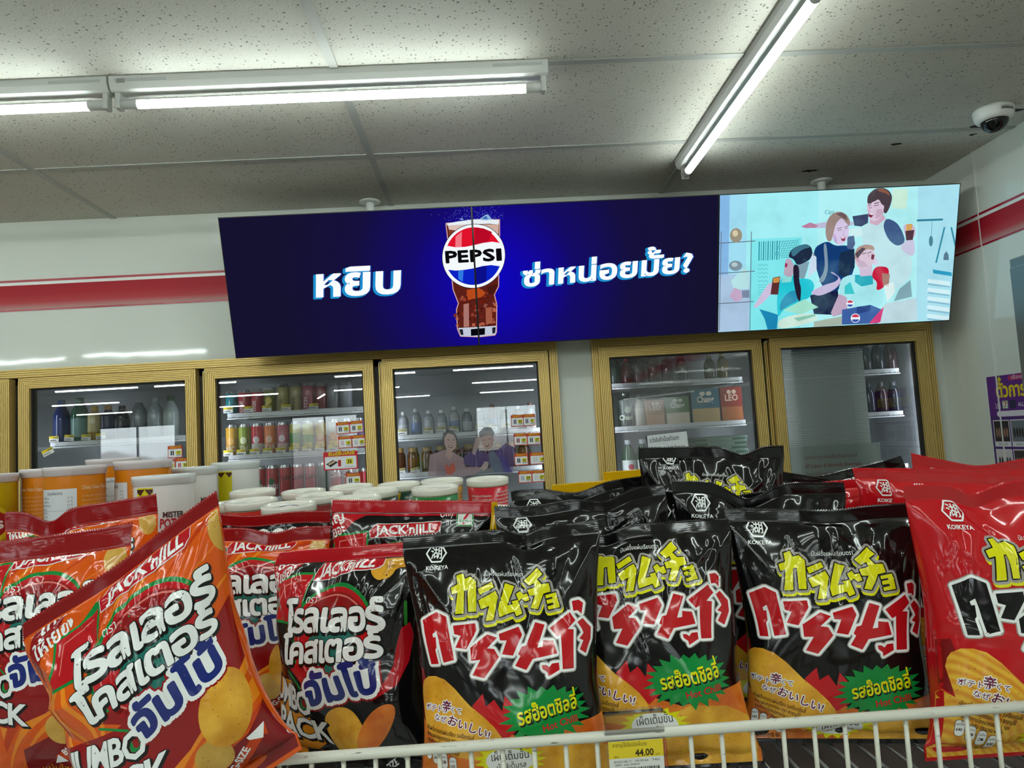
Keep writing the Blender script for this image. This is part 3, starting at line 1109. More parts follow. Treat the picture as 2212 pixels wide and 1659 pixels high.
def ceiling_mat():
    m, nt, bs = nodes_of('mineral_fibre_tile')
    L = nt.links.new
    tc = nt.nodes.new('ShaderNodeTexCoord')
    mp = nt.nodes.new('ShaderNodeMapping')
    mp.inputs['Scale'].default_value = (0.9, 1, 1)
    v = nt.nodes.new('ShaderNodeTexVoronoi')
    v.inputs['Scale'].default_value = 105
    nz = nt.nodes.new('ShaderNodeTexNoise')
    nz.inputs['Scale'].default_value = 60
    nz.inputs['Detail'].default_value = 3
    L(tc.outputs['Object'], mp.inputs[0])
    wv = nt.nodes.new('ShaderNodeVectorMath')
    wv.operation = 'MULTIPLY_ADD'
    wv.inputs[1].default_value = (0.012, 0.012, 0)
    L(nz.outputs['Color'], wv.inputs[0])
    L(mp.outputs[0], wv.inputs[2])
    L(wv.outputs[0], v.inputs['Vector'])
    L(tc.outputs['Object'], nz.inputs['Vector'])
    sep = nt.nodes.new('ShaderNodeSeparateColor')
    L(v.outputs['Color'], sep.inputs[0])
    rad = nt.nodes.new('ShaderNodeMath')
    rad.operation = 'MULTIPLY_ADD'
    rad.inputs[1].default_value = 0.36
    rad.inputs[2].default_value = -0.05
    L(sep.outputs[0], rad.inputs[0])
    lt = nt.nodes.new('ShaderNodeMath')
    lt.operation = 'LESS_THAN'
    L(v.outputs['Distance'], lt.inputs[0])
    L(rad.outputs[0], lt.inputs[1])
    mx = nt.nodes.new('ShaderNodeMix')
    mx.data_type = 'RGBA'
    mx.inputs['A'].default_value = lin('#cfcdc4')
    mx.inputs['B'].default_value = lin('#74726a')
    L(lt.outputs[0], mx.inputs['Factor'])
    # dust and damp marks
    n2 = nt.nodes.new('ShaderNodeTexNoise')
    n2.inputs['Scale'].default_value = 1.3
    n2.inputs['Detail'].default_value = 4
    L(tc.outputs['Object'], n2.inputs['Vector'])
    r2 = ramp(nt, [(0.35, (1, 1, 1)), (0.75, (0.80, 0.77, 0.72))])
    L(n2.outputs['Fac'], r2.inputs[0])
    mul = nt.nodes.new('ShaderNodeMix')
    mul.data_type = 'RGBA'
    mul.blend_type = 'MULTIPLY'
    mul.inputs['Factor'].default_value = 1.0
    L(mx.outputs['Result'], mul.inputs['A'])
    L(r2.outputs[0], mul.inputs['B'])
    L(mul.outputs['Result'], bs.inputs['Base Color'])
    bs.inputs['Roughness'].default_value = 0.75
    bp = nt.nodes.new('ShaderNodeBump')
    bp.inputs['Distance'].default_value = 0.001
    n3 = nt.nodes.new('ShaderNodeTexNoise')
    n3.inputs['Scale'].default_value = 160
    L(tc.outputs['Object'], n3.inputs['Vector'])
    L(n3.outputs['Fac'], bp.inputs['Height'])
    L(bp.outputs['Normal'], bs.inputs['Normal'])
    return m


M_WALL = wall_mat('glossy_wall_panel', '#d6dad2', 0.05)
M_WALL2 = wall_mat('plain_wall', '#c9cac4', 0.4)
M_CEIL = ceiling_mat()
M_TBAR = mat('ceiling_bar', '#a9aaa4', 0.5)
M_STAIN = mat('dark_mould_spot', '#2c2720', 0.8)

structure('floor', MB().box(XL, XR, YF, 3.9, -0.05, 0, mat('floor_tile', '#b9b7b0', 0.3)))
mb = MB().box(XL, XR, YF, 3.9, HC, HC + 0.05, M_CEIL)
rn = random.Random(4)
for cx, cy, r in ((1.87, 2.55, 0.02), (1.93, 2.42, 0.016), (1.40, 2.93, 0.018), (1.64, 2.68, 0.014), (1.43, 2.93, 0.012), (1.98, 2.1, 0.02), (1.9, 2.62, 0.012), (1.93, 2.25, 0.012)):
    n = 11
    p = []
    for i in range(n):
        q = r * rn.uniform(0.45, 1.25)
        p.append((cx + 1.5 * q * math.cos(2 * PI * i / n), cy + q * math.sin(2 * PI * i / n), HC - 0.0006))
    mb.add(p, [tuple(range(n))[::-1]], M_STAIN)
structure('ceiling', mb)
k = 0
for y in [2.567 - 0.6 * i for i in range(21)]:
    k += 1
    structure('trim_%d' % k, MB().box(XL, XR, y - 0.012, y + 0.012, HC - 0.003, HC + 0.002, M_TBAR))
for x in [2.0255 - 0.012 - 1.2 * i for i in range(1, 10)]:
    k += 1
    structure('trim_%d' % k, MB().box(x, x + 0.024, YF, YW, HC - 0.004, HC + 0.002, M_TBAR))
# back wall with the two cooler openings
CA0, CA1, CB0, CB1, CTOP = -2.76, 0.311, 0.462, 1.972, 1.915
mb = MB()
mb.box(XL, XR + 0.1, YW, YW + 0.06, CTOP, HC, M_WALL)
mb.box(XL, CA0, YW, YW + 0.06, 0, CTOP, M_WALL)
mb.box(CA1, CB0, YW, YW + 0.06, 0, CTOP, M_WALL)
mb.box(CB1, XR + 0.1, YW, YW + 0.06, 0, CTOP, M_WALL)
structure('wall_back', mb)
structure('wall_right', MB().box(XR, XR + 0.08, YF, YW, 0, HC, M_WALL))
structure('wall_left', MB().box(XL - 0.08, XL, YF, YW, 0, HC, M_WALL2))
mb = MB()
wins = [(-8.6, -6.9), (-4.4, -2.9), (-0.3, 1.1)]
xs = [XL] + [q for w in wins for q in w] + [XR]
for i in range(0, len(xs), 2):
    mb.box(xs[i], xs[i + 1], YF - 0.1, YF, 0, HC, M_WALL2)
for a, b in wins:
    mb.box(a, b, YF - 0.1, YF, 0, 0.5, M_WALL2).box(a, b, YF - 0.1, YF, 2.3, HC, M_WALL2)
structure('wall_front', mb)
for i, (a, b) in enumerate(wins):
    w = structure('window_%d' % (i + 1), MB().box(a, b, YF - 0.05, YF - 0.044, 0.5, 2.3, M_WINDOW))
    fr = MB()
    for q in (a, (a + b) / 2 - 0.02, b - 0.04):
        fr.box(q, q + 0.04, YF - 0.07, YF - 0.03, 0.5, 2.3, M_STEEL)
    fr.box(a, b, YF - 0.07, YF - 0.03, 0.5, 0.54, M_STEEL).box(a, b, YF - 0.07, YF - 0.03, 2.26, 2.3, M_STEEL)
    fr.build('window_frame', w)

# printed red band along the walls
m, nt, bs = nodes_of('red_band_print')
tc = nt.nodes.new('ShaderNodeTexCoord')
sp = nt.nodes.new('ShaderNodeSeparateXYZ')
mr = nt.nodes.new('ShaderNodeMapRange')
mr.inputs[1].default_value, mr.inputs[2].default_value = 2.17, 2.283
r = ramp(nt, [(0.0, '#b59490'), (0.30, '#b0393f'), (0.62, '#a51526'), (1.0, '#a01024')])
nt.links.new(tc.outputs['Object'], sp.inputs[0])
nt.links.new(sp.outputs['Z'], mr.inputs[0])
nt.links.new(mr.outputs[0], r.inputs[0])
nt.links.new(r.outputs[0], bs.inputs['Base Color'])
bs.inputs['Roughness'].default_value = 0.5
bs.inputs['Specular IOR Level'].default_value = 0.25
M_BAND = m
M_BANDRED, M_BANDWHITE = mat('band_red', '#a01428', 0.2), mat('band_white', '#dedfd9', 0.2)
for nm, bx in (('trim_91', lambda z0, z1, d, m, mb: mb.box(XL, XR - 0.004, YW - d, YW, z0, z1, m)),
               ('trim_92', lambda z0, z1, d, m, mb: mb.box(XR - d, XR, YF, YW - 0.004, z0, z1, m))):
    mb = MB()
    bx(2.294, 2.304, 0.003, M_BANDRED, mb)
    bx(2.281, 2.294, 0.003, M_BANDWHITE, mb)
    bx(2.176, 2.281, 0.0035, M_BAND, mb)
    bx(2.169, 2.176, 0.003, M_BANDRED, mb)
    structure(nm, mb)
structure('trim_93', MB().box(XR - 0.004, XR, 2.80, 2.806, 0, HC, M_BANDWHITE))
structure('trim_94', MB().box(XR - 0.004, XR, 1.60, 1.606, 0, HC, M_BANDWHITE))


# ------------------------------------------------------------------ fluorescent ceiling lamps
def make_lamp():
    t = empty('ceiling_lamp')
    n, L = 12, 1.212
    prof = [(-0.032, 0.05), (-0.032, 0.032), (-0.024, 0.016), (-0.017, 0.012), (0.017, 0.012), (0.024, 0.016), (0.032, 0.032), (0.032, 0.05)]
    v = [(x, y, z - 0.05) for x in (-L / 2, L / 2) for y, z in prof]
    k = len(prof)
    f = [(i, i + 1, k + i + 1, k + i) for i in range(k - 1)] + [tuple(range(k)), tuple(range(k, 2 * k))[::-1]]
    hb = MB().add(v, f, M_WHITE)
    for s in (-1, 1):
        hb.box(s * 0.52 - 0.07, s * 0.52 + 0.07, -0.0327, -0.031, -0.016, -0.008, mat('embossed_rib', '#c9ccca', 0.4))
    hb.build('housing', t)
    tb = MB().lathe([(0.0135, -0.545), (0.0135, 0.545)], M_TUBE, 16, (0, 0, -0.066), 'x')
    k = tb.slot(M_PLASTIC)
    tb.m = [k if sum(tb.v[i][2] for i in f) / 4 > -0.0600 else m for f, m in zip(tb.f, tb.m)]     # the back of the tube is opaque
    tb.build('tube', t)
    for s in (-1, 1):
        e = MB().lathe([(0.0, 0.585), (0.0138, 0.585), (0.0142, 0.545), (0.0135, 0.541)], M_PLASTIC, 14, (0, 0, -0.066), 'x')
        if s < 0:
            e.v = [(-x, y, z) for x, y, z in e.v]
        e.build('tube_cap', t)
        MB().box(s * 0.592 - 0.007, s * 0.592 + 0.007, -0.014, 0.014, -0.082, -0.036, M_PLASTIC, 0.003).build('lamp_holder', t)
    lb = MB().box(-0.585, -0.562, -0.0328, -0.0315, -0.02, -0.008, mat('small_grey_sticker', '#9a9c9c', 0.6))
    lb.build('sticker', t)
    return t


lamp0 = make_lamp()
g_lamp = 'fluorescent lamps on the ceiling'
lamp_spots = [(-0.385, 1.98, 0, 'long fluorescent lamp parallel to the back wall, ending above the blue screens'),
              (-1.603, 1.98, 0, 'white fluorescent lamp cut by the picture edge, beyond the small grey sticker'),
              (0.82, 2.145, 90, 'white fluorescent lamp running towards the back wall, above the third screen'),
              (0.82, 0.925, 90, 'second fluorescent lamp of the row that runs towards the back wall'),
              ]
hidden = [(0.82, -0.3, 90), (0.82, -1.52, 90), (-4.4, -0.5, 0), (-3.13, -0.5, 0), (-1.6, -0.5, 0), (-0.385, -0.5, 0), (-0.385, -1.1, 0), (-1.6, -1.1, 0), (-0.385, -1.7, 0), (-2.82, 1.98, 0), (-4.04, 1.98, 0), (-1.55, 0.75, 90), (-1.55, -1.7, 90), (-5.2, -3.6, 0), (-3.9, -3.6, 0), (-1.5, -3.6, 0), (0.1, -3.6, 0), (-6.6, -5.9, 0), (-4.0, -5.9, 0), (-2.0, -5.9, 0), (0.3, -5.9, 0), (-7.6, -8.4, 0), (-5.4, -8.4, 0), (-1.7, -8.4, 0), (0.4, -8.4, 0), (-7.0, -4.6, 60), (-3.0, -7.0, 70)]  # shop lamp rows, with unseen lamps added to brighten the foreground
for i, h in enumerate(hidden):
    lamp_spots.append(h + ('unseen fluorescent lamp outside the picture, at most mirrored in the cooler glass',))
for i, (x, y, a, lab) in enumerate(lamp_spots):
    o = lamp0 if i == 0 else copy_tree(lamp0)
    o.location = (x, y, HC)
    o.rotation_euler.z = R(a)
    tag(o, lab, 'lamp', g_lamp)

# ------------------------------------------------------------------ dome camera
t = empty('dome_camera', (1.825, 2.40, HC), (0, 0, R(38)), 'small white dome security camera on the ceiling near the right wall', 'camera')
MB().lathe([(0.0, 0), (0.062, 0), (0.064, -0.008), (0.061, -0.03), (0.054, -0.042), (0.046, -0.045), (0.0, -0.045)], M_WHITE, 36).build('base', t)
MB().lathe([(0.043, -0.044)] + [(0.043 * math.cos(R(a)), -0.044 - 0.040 * math.sin(R(a))) for a in range(8, 91, 8)] + [(0.0005, -0.084)], mat('smoked_dome', '#08090a', 0.06), 32).build('dome', t)
mb = MB()
P = Print()
P.rect(-0.026, -0.007, 0.026, 0.009, paper('#cfd1cf'), 0)
for i in range(22):
    P.rect(-0.022 + 0.002 * i, -0.001, -0.022 + 0.002 * i + (0.0013 if i % 3 else 0.0007), 0.007, paper('#2a2c2e'), 1)
P.textw('DS-2CD1123', -0.02, -0.002, 0.04, 0.005, paper('#2a2c2e'), 1)
V = P.arrays()
a = -PI / 2 - 0.55 + V[:, 0] / 0.062
put(mb, np.column_stack([(0.0632 + V[:, 2] * 2e-4) * np.cos(a), (0.0632 + V[:, 2] * 2e-4) * np.sin(a), -0.02 - V[:, 1]]), P.f, P.m, P.mats)
mb.build('label_sticker', t)

# ------------------------------------------------------------------ three hanging screens
PW, PH, TILT = 0.9767, 0.5514, 0.288
TVC = Vector((0.467, 2.837, 2.153))
src = [(462, 474), (2070, 392), (2051, 688), (512, 781)]
HM = homography(src, [(-1.5 * PW, -PH / 2), (1.5 * PW, -PH / 2), (1.5 * PW, PH / 2), (-1.5 * PW, PH / 2)])


def blue_glow():
    m = bpy.data.materials.new('blue_picture')
    m.use_nodes = True
    nt = m.node_tree
    nt.nodes.remove(nt.nodes['Principled BSDF'])
    L = nt.links.new
    tc = nt.nodes.new('ShaderNodeTexCoord')
    mp = nt.nodes.new('ShaderNodeMapping')
    mp.inputs['Location'].default_value = (0, 0, 0)
    gr = nt.nodes.new('ShaderNodeTexGradient')
    gr.gradient_type = 'SPHERICAL'
    r = ramp(nt, [(0.0, '#15122f'), (0.35, '#15103e'), (0.62, '#140a68'), (0.82, '#1206a2'), (1.0, '#0c06c0')])
    e = nt.nodes.new('ShaderNodeEmission')
    L(tc.outputs['Object'], mp.inputs[0])
    L(mp.outputs[0], gr.inputs[0])
    L(gr.outputs[0], r.inputs[0])
    L(r.outputs[0], e.inputs[0])
    L(e.outputs[0], nt.nodes['Material Output'].inputs[0])
    return m, mp


def clip_print(P, x0, x1):
    """keep only what one panel shows"""
    V, F, K, mats = P.cut([x0, x1], [-PH / 2 + 0.004, PH / 2 - 0.004])
    keep = []
    for f, k in zip(F, K):
        c = V[list(f)].mean(0)
        if x0 < c[0] < x1 and abs(c[1]) < PH / 2 - 0.004:
            keep.append((f, k))
    return V, keep, mats


G = glow
ART = Print()          # artwork in metres, origin at the middle of the three panels, y down


def pix(p):
    return [tuple(q) for q in HM(p)]


def c8(pts):           # picture coordinates of the glass close-up
    return pix([(920 + x / 5.186, 430 + y / 5.186) for x, y in pts])


# glass of cola with the round emblem
tumbler = c8([(222, 285), (815, 240), (820, 400), (825, 985), (780, 1080), (810, 1190), (815, 1500), (800, 1530), (620, 1550), (420, 1545), (385, 1470), (368, 1250), (388, 1180), (325, 1030), (310, 930), (240, 410)])
ART.poly(tumbler, G('#5c1f18'), 1, out=[(0.0035, G('#d8a8a8'), -0.4)])
ART.poly(c8([(225, 285), (330, 262), (520, 235), (700, 228), (815, 242), (812, 290), (700, 282), (520, 290), (235, 305)]), G('#e6eef4'), 3)
ART.poly(c8([(240, 305), (520, 292), (520, 340), (300, 380), (250, 345)]), G('#d9c0b6'), 2)
ART.poly(c8([(530, 292), (812, 288), (812, 400), (700, 330), (540, 330)]), G('#cfae9f'), 2)
ART.poly(c8([(245, 350), (330, 360), (260, 430)]), G('#7a3c28'), 3)
ART.poly(c8([(590, 235), (660, 182), (690, 178), (735, 235), (660, 245)]), G('#8fb4dc'), 4)
ART.poly(c8([(620, 228), (670, 192), (690, 230)]), G('#3a64b4'), 5)
ART.poly(c8([(370, 240), (395, 216), (415, 240)]), G('#86a8d8'), 4)
rn = random.Random(9)
for i in range(330):
    x, y = rn.gauss(430, 110), 245 - abs(rn.gauss(0, 75))
    if i % 2:
        x, y = rn.gauss(690, 80), 235 - abs(rn.gauss(0, 70))
    r = rn.uniform(1.2, 3.4)
    if y > 85:
        ART.poly(c8([(x - r, y), (x, y - r), (x + r, y), (x, y + r)]), G(rn.choice(['#8fa6ec', '#5a6fd6', '#b6c6f6'])), 3)
for i in range(90):       # ice and bubbles in the cola
    x, y = rn.uniform(340, 800), rn.uniform(1000, 1440)
    if 1080 < y < 1250 and x < 400:
        continue
    r = rn.uniform(6, 34)
    a = rn.uniform(0, 3)
    ART.poly(c8([(x + r * math.cos(a + q) * 0.9, y + r * math.sin(a + q) * rn.uniform(0.5, 1.1)) for q in (0, 1.5, 3.1, 4.4)]), G(rn.choice(['#7c2c1c', '#93402a', '#6a1c10', '#3c0e0a', '#b06048', '#8a5048'])), 2 + (i % 7) * 0.1)
ART.poly(c8([(470, 1030), (600, 1000), (690, 1060), (640, 1110), (490, 1145)]), G('#b44a1c'), 3)
ART.poly(c8([(700, 990), (820, 960), (818, 990), (780, 1075), (720, 1080)]), G('#451814'), 3)
ART.poly(c8([(395, 1175), (540, 1130), (780, 1090), (790, 1110), (560, 1165), (400, 1200)]), G('#5a1c14'), 3.2)
ART.poly(c8([(440, 1180), (500, 1170), (510, 1440), (450, 1450)]), G('#a8746c'), 3.1)
ART.poly(c8([(690, 1230), (760, 1220), (770, 1400), (700, 1420)]), G('#a05a44'), 3.1)
ART.poly(c8([(388, 1458), (815, 1430), (815, 1500), (800, 1530), (620, 1552), (420, 1546)]), G('#c0c8d8'), 4)
ART.poly(c8([(530, 1470), (690, 1455), (690, 1530), (535, 1545)]), G('#04040c'), 5)
ART.poly(c8([(400, 1475), (440, 1470), (450, 1535), (420, 1535)]), G('#1a1e2a'), 5)
ART.poly(c8([(770, 1450), (810, 1445), (805, 1510), (775, 1520)]), G('#1a1e2a'), 5)
circ = [(540 + 352 * math.cos(t) - 6 * math.sin(t), 648 + 358 * math.sin(t)) for t in np.linspace(0, 2 * PI, 61)[:-1]]
ART.poly(c8(circ), G('#f4fafc'), 6, out=[(0.0022, G('#0a1030'), -0.3)])
inn = lambda t: (538 + 318 * math.cos(t), 648 + 325 * math.sin(t))
ART.poly(c8([inn(R(a)) for a in range(201, 334, 6)] + [(830, 497), (740, 485), (640, 500), (540, 525), (440, 545), (330, 550), (232, 533)]), G('#e0122c'), 7)
ART.poly(c8([(330, 430), (400, 370), (400, 545), (330, 548)]), G('#f07a86'), 7.5)
ART.poly(c8([(546, 325), (640, 335), (740, 375), (700, 485), (600, 508), (546, 522)]), G('#b80a26'), 7.5)
ART.poly(c8([(255, 803), (340, 812), (440, 803), (545, 785), (640, 760), (740, 747), (843, 762)] + [inn(R(a)) for a in range(22, 152, 6)]), G('#0b22c4'), 7)
ART.poly(c8([(370, 812), (430, 806), (425, 940), (375, 905)]), G('#2f7ae0'), 7.5)
ART.poly(c8([(560, 785), (690, 755), (690, 930), (560, 970)]), G('#0a0f8a'), 7.5)
for x0, s in ((235, 'P'), (375, 'E'), (512, 'P'), (655, 'S'), (806, 'I')):
    ww = 46 if s == 'I' else 120 if s != 'E' else 105
    q0 = c8([(x0, 725 - (x0 - 235) * 0.055), (x0 + ww, 725 - (x0 + ww - 235) * 0.055)])
    ART.textw(s, q0[0][0], q0[0][1], q0[1][0] - q0[0][0], 0.063, G('#0a0a0e'), 9, rot=R(0.5), bold=0.05)
# words
for s, x, y, w, h in (('หยิบ', 683, 645, 184, 0.0), ('ซ่าหน่อยมั้ย?', 1132, 620, 366, 0.0)):
    (ax, ay), (bx, by) = pix([(x, y), (x + w, y - w * 0.065)])
    hh = 0.150 if s == 'หยิบ' else 0.105
    rt = 0 if s == 'หยิบ' else R(2.2)
    ART.textw(s, ax - 0.008, ay + 0.004, bx - ax, hh, G('#1d8fd0'), 2, bold=0.03, rot=rt, shear=0.08, out=[(0.003, G('#1d8fd0'), 0)])
    ART.textw(s, ax + 0.004, ay, bx - ax, hh, G('#1a4aa8'), 2.5, bold=0.03, rot=rt, shear=0.08)
    ART.textw(s, ax, ay, bx - ax, hh, G('#fbfeff'), 4, bold=0.03, rot=rt, shear=0.08)


def c7(pts):           # picture coordinates of the close-up of the third screen
    return pix([(1550 + x / 4.174, 390 + y / 4.174) for x, y in pts])


PIC = Print()


def picture(col):
    """one tone of the moving picture on the third screen, uneven like filmed footage"""
    n = 'picture_' + col.strip('#')
    if n in _mats:
        return _mats[n]
    m = bpy.data.materials.new(n)
    m.use_nodes = True
    nt = m.node_tree
    nt.nodes.remove(nt.nodes['Principled BSDF'])
    e = nt.nodes.new('ShaderNodeEmission')
    tc = nt.nodes.new('ShaderNodeTexCoord')
    nz = nt.nodes.new('ShaderNodeTexNoise')
    nz.inputs['Scale'].default_value = 9.0
    nz.inputs['Detail'].default_value = 4.0
    c = lin(col)[:3]
    hz = lin('#a8f0f4')[:3]
    r = ramp(nt, [(0.28, tuple(0.88 * x for x in c)), (0.5, c), (0.74, tuple(0.90 * x * 1.03 + 0.10 * h for x, h in zip(c, hz)))])
    nt.links.new(tc.outputs['Object'], nz.inputs['Vector'])
    nt.links.new(nz.outputs['Fac'], r.inputs[0])
    nt.links.new(r.outputs[0], e.inputs[0])
    nt.links.new(e.outputs[0], nt.nodes['Material Output'].inputs[0])
    _mats[n] = m
    return m


def pg(pts, col, lv=1, out=()):
    if len(pts) > 5:              # soften the outline
        for _ in range(2):
            q = []
            for a, b in zip(pts, list(pts[1:]) + [pts[0]]):
                q += [(0.78 * a[0] + 0.22 * b[0], 0.78 * a[1] + 0.22 * b[1]), (0.22 * a[0] + 0.78 * b[0], 0.22 * a[1] + 0.78 * b[1])]
            pts = q
    PIC.poly(c7(pts), picture(col), lv, out)


def pell(cx, cy, rx, ry, col, lv, n=16):
    PIC.poly(c7([(cx + rx * math.cos(2 * PI * i / n), cy + ry * math.sin(2 * PI * i / n)) for i in range(n)]), G(col), lv)


def pln(pts, w, col, lv):
    PIC.line(np.array(c7(pts)), w * 0.00018, G(col), lv)


pg([(0, 90), (105, 90), (105, 1400), (0, 1400)], '#86b8e6')
pg([(105, 90), (262, 90), (262, 1400), (105, 1400)], '#9fdcf2')
pg([(262, 60), (900, 60), (900, 1400), (262, 1400)], '#a2eef4')
pg([(900, 20), (1790, 0), (1790, 1400), (900, 1400)], '#aff0f4')
pg([(1790, 0), (2200, -20), (2200, 1400), (1790, 1400)], '#a8dfee')
pg([(300, 520), (760, 500), (760, 1330), (300, 1340)], '#7fe6ec', 1.5)
pg([(1560, 60), (1700, 60), (1690, 240), (1560, 240)], '#c8ecd8', 1.5)
pg([(0, 850), (330, 830), (330, 1400), (0, 1400)], '#a9c4e0', 1.4)
pg([(130, 900), (250, 770), (300, 850), (290, 970), (160, 980)], '#b4e0e4', 1.6)
for x0, x1 in ((35, 35), (305, 310)):
    pln([(x0, 455), (x1, 1345)], 9, '#6a7a8c', 2)
for y in (560, 832, 1105):
    pln([(20, y), (340, y - 22)], 9, '#5f6f80', 2)
pell(168, 488, 55, 66, '#9a927e', 3)
pell(160, 470, 25, 30, '#d4cba8', 3.2)
pell(170, 762, 60, 46, '#7d93a0', 3)
pell(160, 752, 28, 20, '#b4c8cc', 3.2)
pg([(120, 1040), (160, 960), (220, 980), (240, 1060), (180, 1090)], '#c4a8c8', 3)
pg([(230, 985), (300, 980), (300, 1050), (235, 1050)], '#7a8aa6', 3)
for i in range(10):
    pln([(378 + 20 * i, 545 - i), (378 + 20 * i, 712 - i)], 7 if i % 2 else 12, '#1d8798', 2)
for i in range(8):
    pln([(572 + 22 * i, 530), (572 + 22 * i - 60, 690)], 4, '#2a8c9c', 2)
    pln([(572, 545 + 20 * i), (740, 525 + 22 * i)], 4, '#2a8c9c', 2)
for i in range(5):
    pln([(370 + 18 * j, 745 + 36 * i + (18 if j % 2 else 0)) for j in range(6)], 4, '#3aa0ac', 2)
    pln([(375, 935 + 22 * i), (450, 930 + 22 * i)], 4, '#3aa0ac', 2)
PIC.text('Cips', *c7([(958, 292)])[0], 0.022, G('#3f8c98'), 2)
# tools and shelves on the far side of the picture
pln([(1790, 345), (2010, 336)], 22, '#2f8098', 2)
pln([(1920, 345), (1915, 500)], 5, '#4a8ca0', 2)
pell(1912, 530, 18, 48, '#4c8394', 2)
pln([(2030, 410), (1962, 720)], 20, '#3a8ea6', 2)
pln([(2092, 410), (2150, 650)], 20, '#3a8ea6', 2)
pg([(2025, 700), (2030, 650), (2050, 620), (2070, 650), (2075, 700)], '#58788c', 2)
pg([(1930, 785), (2100, 810), (2105, 845), (1940, 820)], '#2f9cc4', 2.5)
for i in range(5):
    y = 870 + 78 * i
    pg([(1890, y), (2090, y + 22), (2090, y + 62), (1885, y + 34)], '#d2f0f6', 2)
    pg([(1895, y + 40), (2085, y + 64), (2085, y + 76), (1893, y + 54)], '#86b8cc', 2)
# standing young man
pg([(1350, 370), (1500, 325), (1620, 420), (1650, 600), (1750, 670), (1740, 860), (1610, 970), (1500, 950), (1400, 700), (1300, 560), (1290, 420)], '#bfe4ea', 3)
pg([(1735, 880), (1752, 1030), (1590, 1072), (1640, 960)], '#83aab6', 3)
pg([(1510, 322), (1600, 360), (1650, 430), (1688, 540), (1612, 582), (1530, 520), (1480, 400)], '#3f5a86', 4)
pg([(1208, 310), (1350, 288), (1348, 370), (1290, 402), (1225, 395)], '#3c4668', 4)
pg([(800, 395), (960, 362), (1210, 350), (1225, 398), (960, 420), (800, 418)], '#bcbcd8', 3.5)
pg([(750, 405), (830, 368), (905, 395), (880, 415), (790, 420)], '#b87a9c', 3.6)
pg([(1640, 560), (1690, 528), (1760, 500), (1776, 640), (1740, 672), (1660, 620)], '#c8c6e0', 3.5)
pg([(1660, 385), (1740, 375), (1776, 420), (1770, 500), (1700, 520), (1670, 450)], '#cdbcd4', 4)
pg([(1682, 440), (1762, 430), (1750, 520), (1690, 526)], '#533844', 4.5)
pg([(1690, 380), (1745, 376), (1740, 430), (1690, 440)], '#d8a860', 4.6)
pg([(1360, 325), (1470, 280), (1505, 330), (1430, 392), (1365, 375)], '#d0aec4', 4.2)
pg([(1340, 185), (1365, 170), (1440, 145), (1490, 205), (1505, 250), (1480, 290), (1440, 342), (1400, 356), (1360, 338), (1342, 270), (1334, 232)], '#dcc8de', 5)
pell(1492, 238, 20, 34, '#d8bfd2', 5.2)
pg([(1336, 195), (1340, 120), (1400, 62), (1470, 48), (1530, 74), (1562, 130), (1546, 212), (1510, 288), (1480, 272), (1492, 215), (1465, 202), (1440, 152), (1400, 178), (1362, 188)], '#4b3f46', 6)
pg([(1420, 70), (1470, 55), (1525, 85), (1540, 130), (1500, 100), (1450, 90)], '#8a5a48', 6.3)
pg([(1350, 280), (1400, 292), (1378, 322), (1352, 314)], '#7c2c44', 6)
pg([(1358, 282), (1396, 291), (1388, 300), (1358, 292)], '#f0ecf4', 6.2)
pln([(1345, 212), (1372, 206)], 8, '#6a5260', 6)
pln([(1400, 216), (1440, 206)], 8, '#6a5260', 6)
pg([(1350, 225), (1385, 222), (1380, 240), (1355, 240)], '#c4a6ba', 5.5)
pln([(1362, 232), (1350, 262), (1368, 268)], 6, '#b894a8', 6)
pln([(1348, 196), (1376, 188)], 9, '#4b3f46', 6.1)
pln([(1402, 196), (1442, 184)], 9, '#4b3f46', 6.1)
pg([(1420, 250), (1470, 240), (1480, 285), (1440, 330), (1410, 330)], '#cdaec6', 5.4)
# fair haired young man
pg([(860, 600), (985, 530), (1060, 580), (1150, 570), (1230, 600), (1240, 760), (1190, 900), (1110, 900), (1090, 1000), (960, 980), (890, 780)], '#143c74', 4)
pg([(1100, 640), (1230, 600), (1236, 770), (1160, 862), (1090, 832)], '#1a2f4c', 4.4)
pg([(1165, 495), (1225, 485), (1236, 560), (1212, 612), (1165, 600)], '#50668e', 4.5)
pg([(1150, 430), (1290, 410), (1300, 490), (1200, 500)], '#cdeef0', 3.9)
pg([(950, 560), (982, 555), (1002, 800), (960, 912), (910, 900), (975, 790)], '#8098aa', 4.6)
pg([(840, 1022), (1090, 980), (1112, 1200), (880, 1192)], '#1b2144', 4.1)
pg([(1030, 425), (1060, 360), (1110, 315), (1160, 375), (1182, 430), (1170, 512), (1130, 562), (1080, 572), (1035, 525), (1015, 470)], '#d6c8e8', 5)
pg([(968, 442), (975, 368), (1010, 300), (1080, 264), (1150, 288), (1188, 350), (1182, 402), (1150, 370), (1110, 322), (1062, 372), (1042, 452), (1022, 542), (985, 532), (972, 482)], '#9c8880', 6)
pg([(1060, 290), (1110, 275), (1150, 300), (1165, 350), (1110, 320)], '#6e5a5c', 6.3)
pg([(1104, 505), (1152, 490), (1142, 536), (1116, 532)], '#8a3352', 6)
pg([(1110, 506), (1148, 494), (1142, 506), (1114, 514)], '#f2eef6', 6.2)
pln([(1080, 440), (1112, 432)], 7, '#7a6478', 6)
pln([(1142, 425), (1168, 412)], 7, '#7a6478', 6)
pln([(1128, 440), (1138, 475), (1120, 480)], 6, '#b8a0c4', 6)
pln([(1072, 424), (1114, 412)], 8, '#8a766e', 6.1)
pln([(1140, 408), (1170, 396)], 8, '#8a766e', 6.1)
pg([(1035, 470), (1060, 480), (1080, 560), (1050, 540)], '#c0aad4', 5.4)
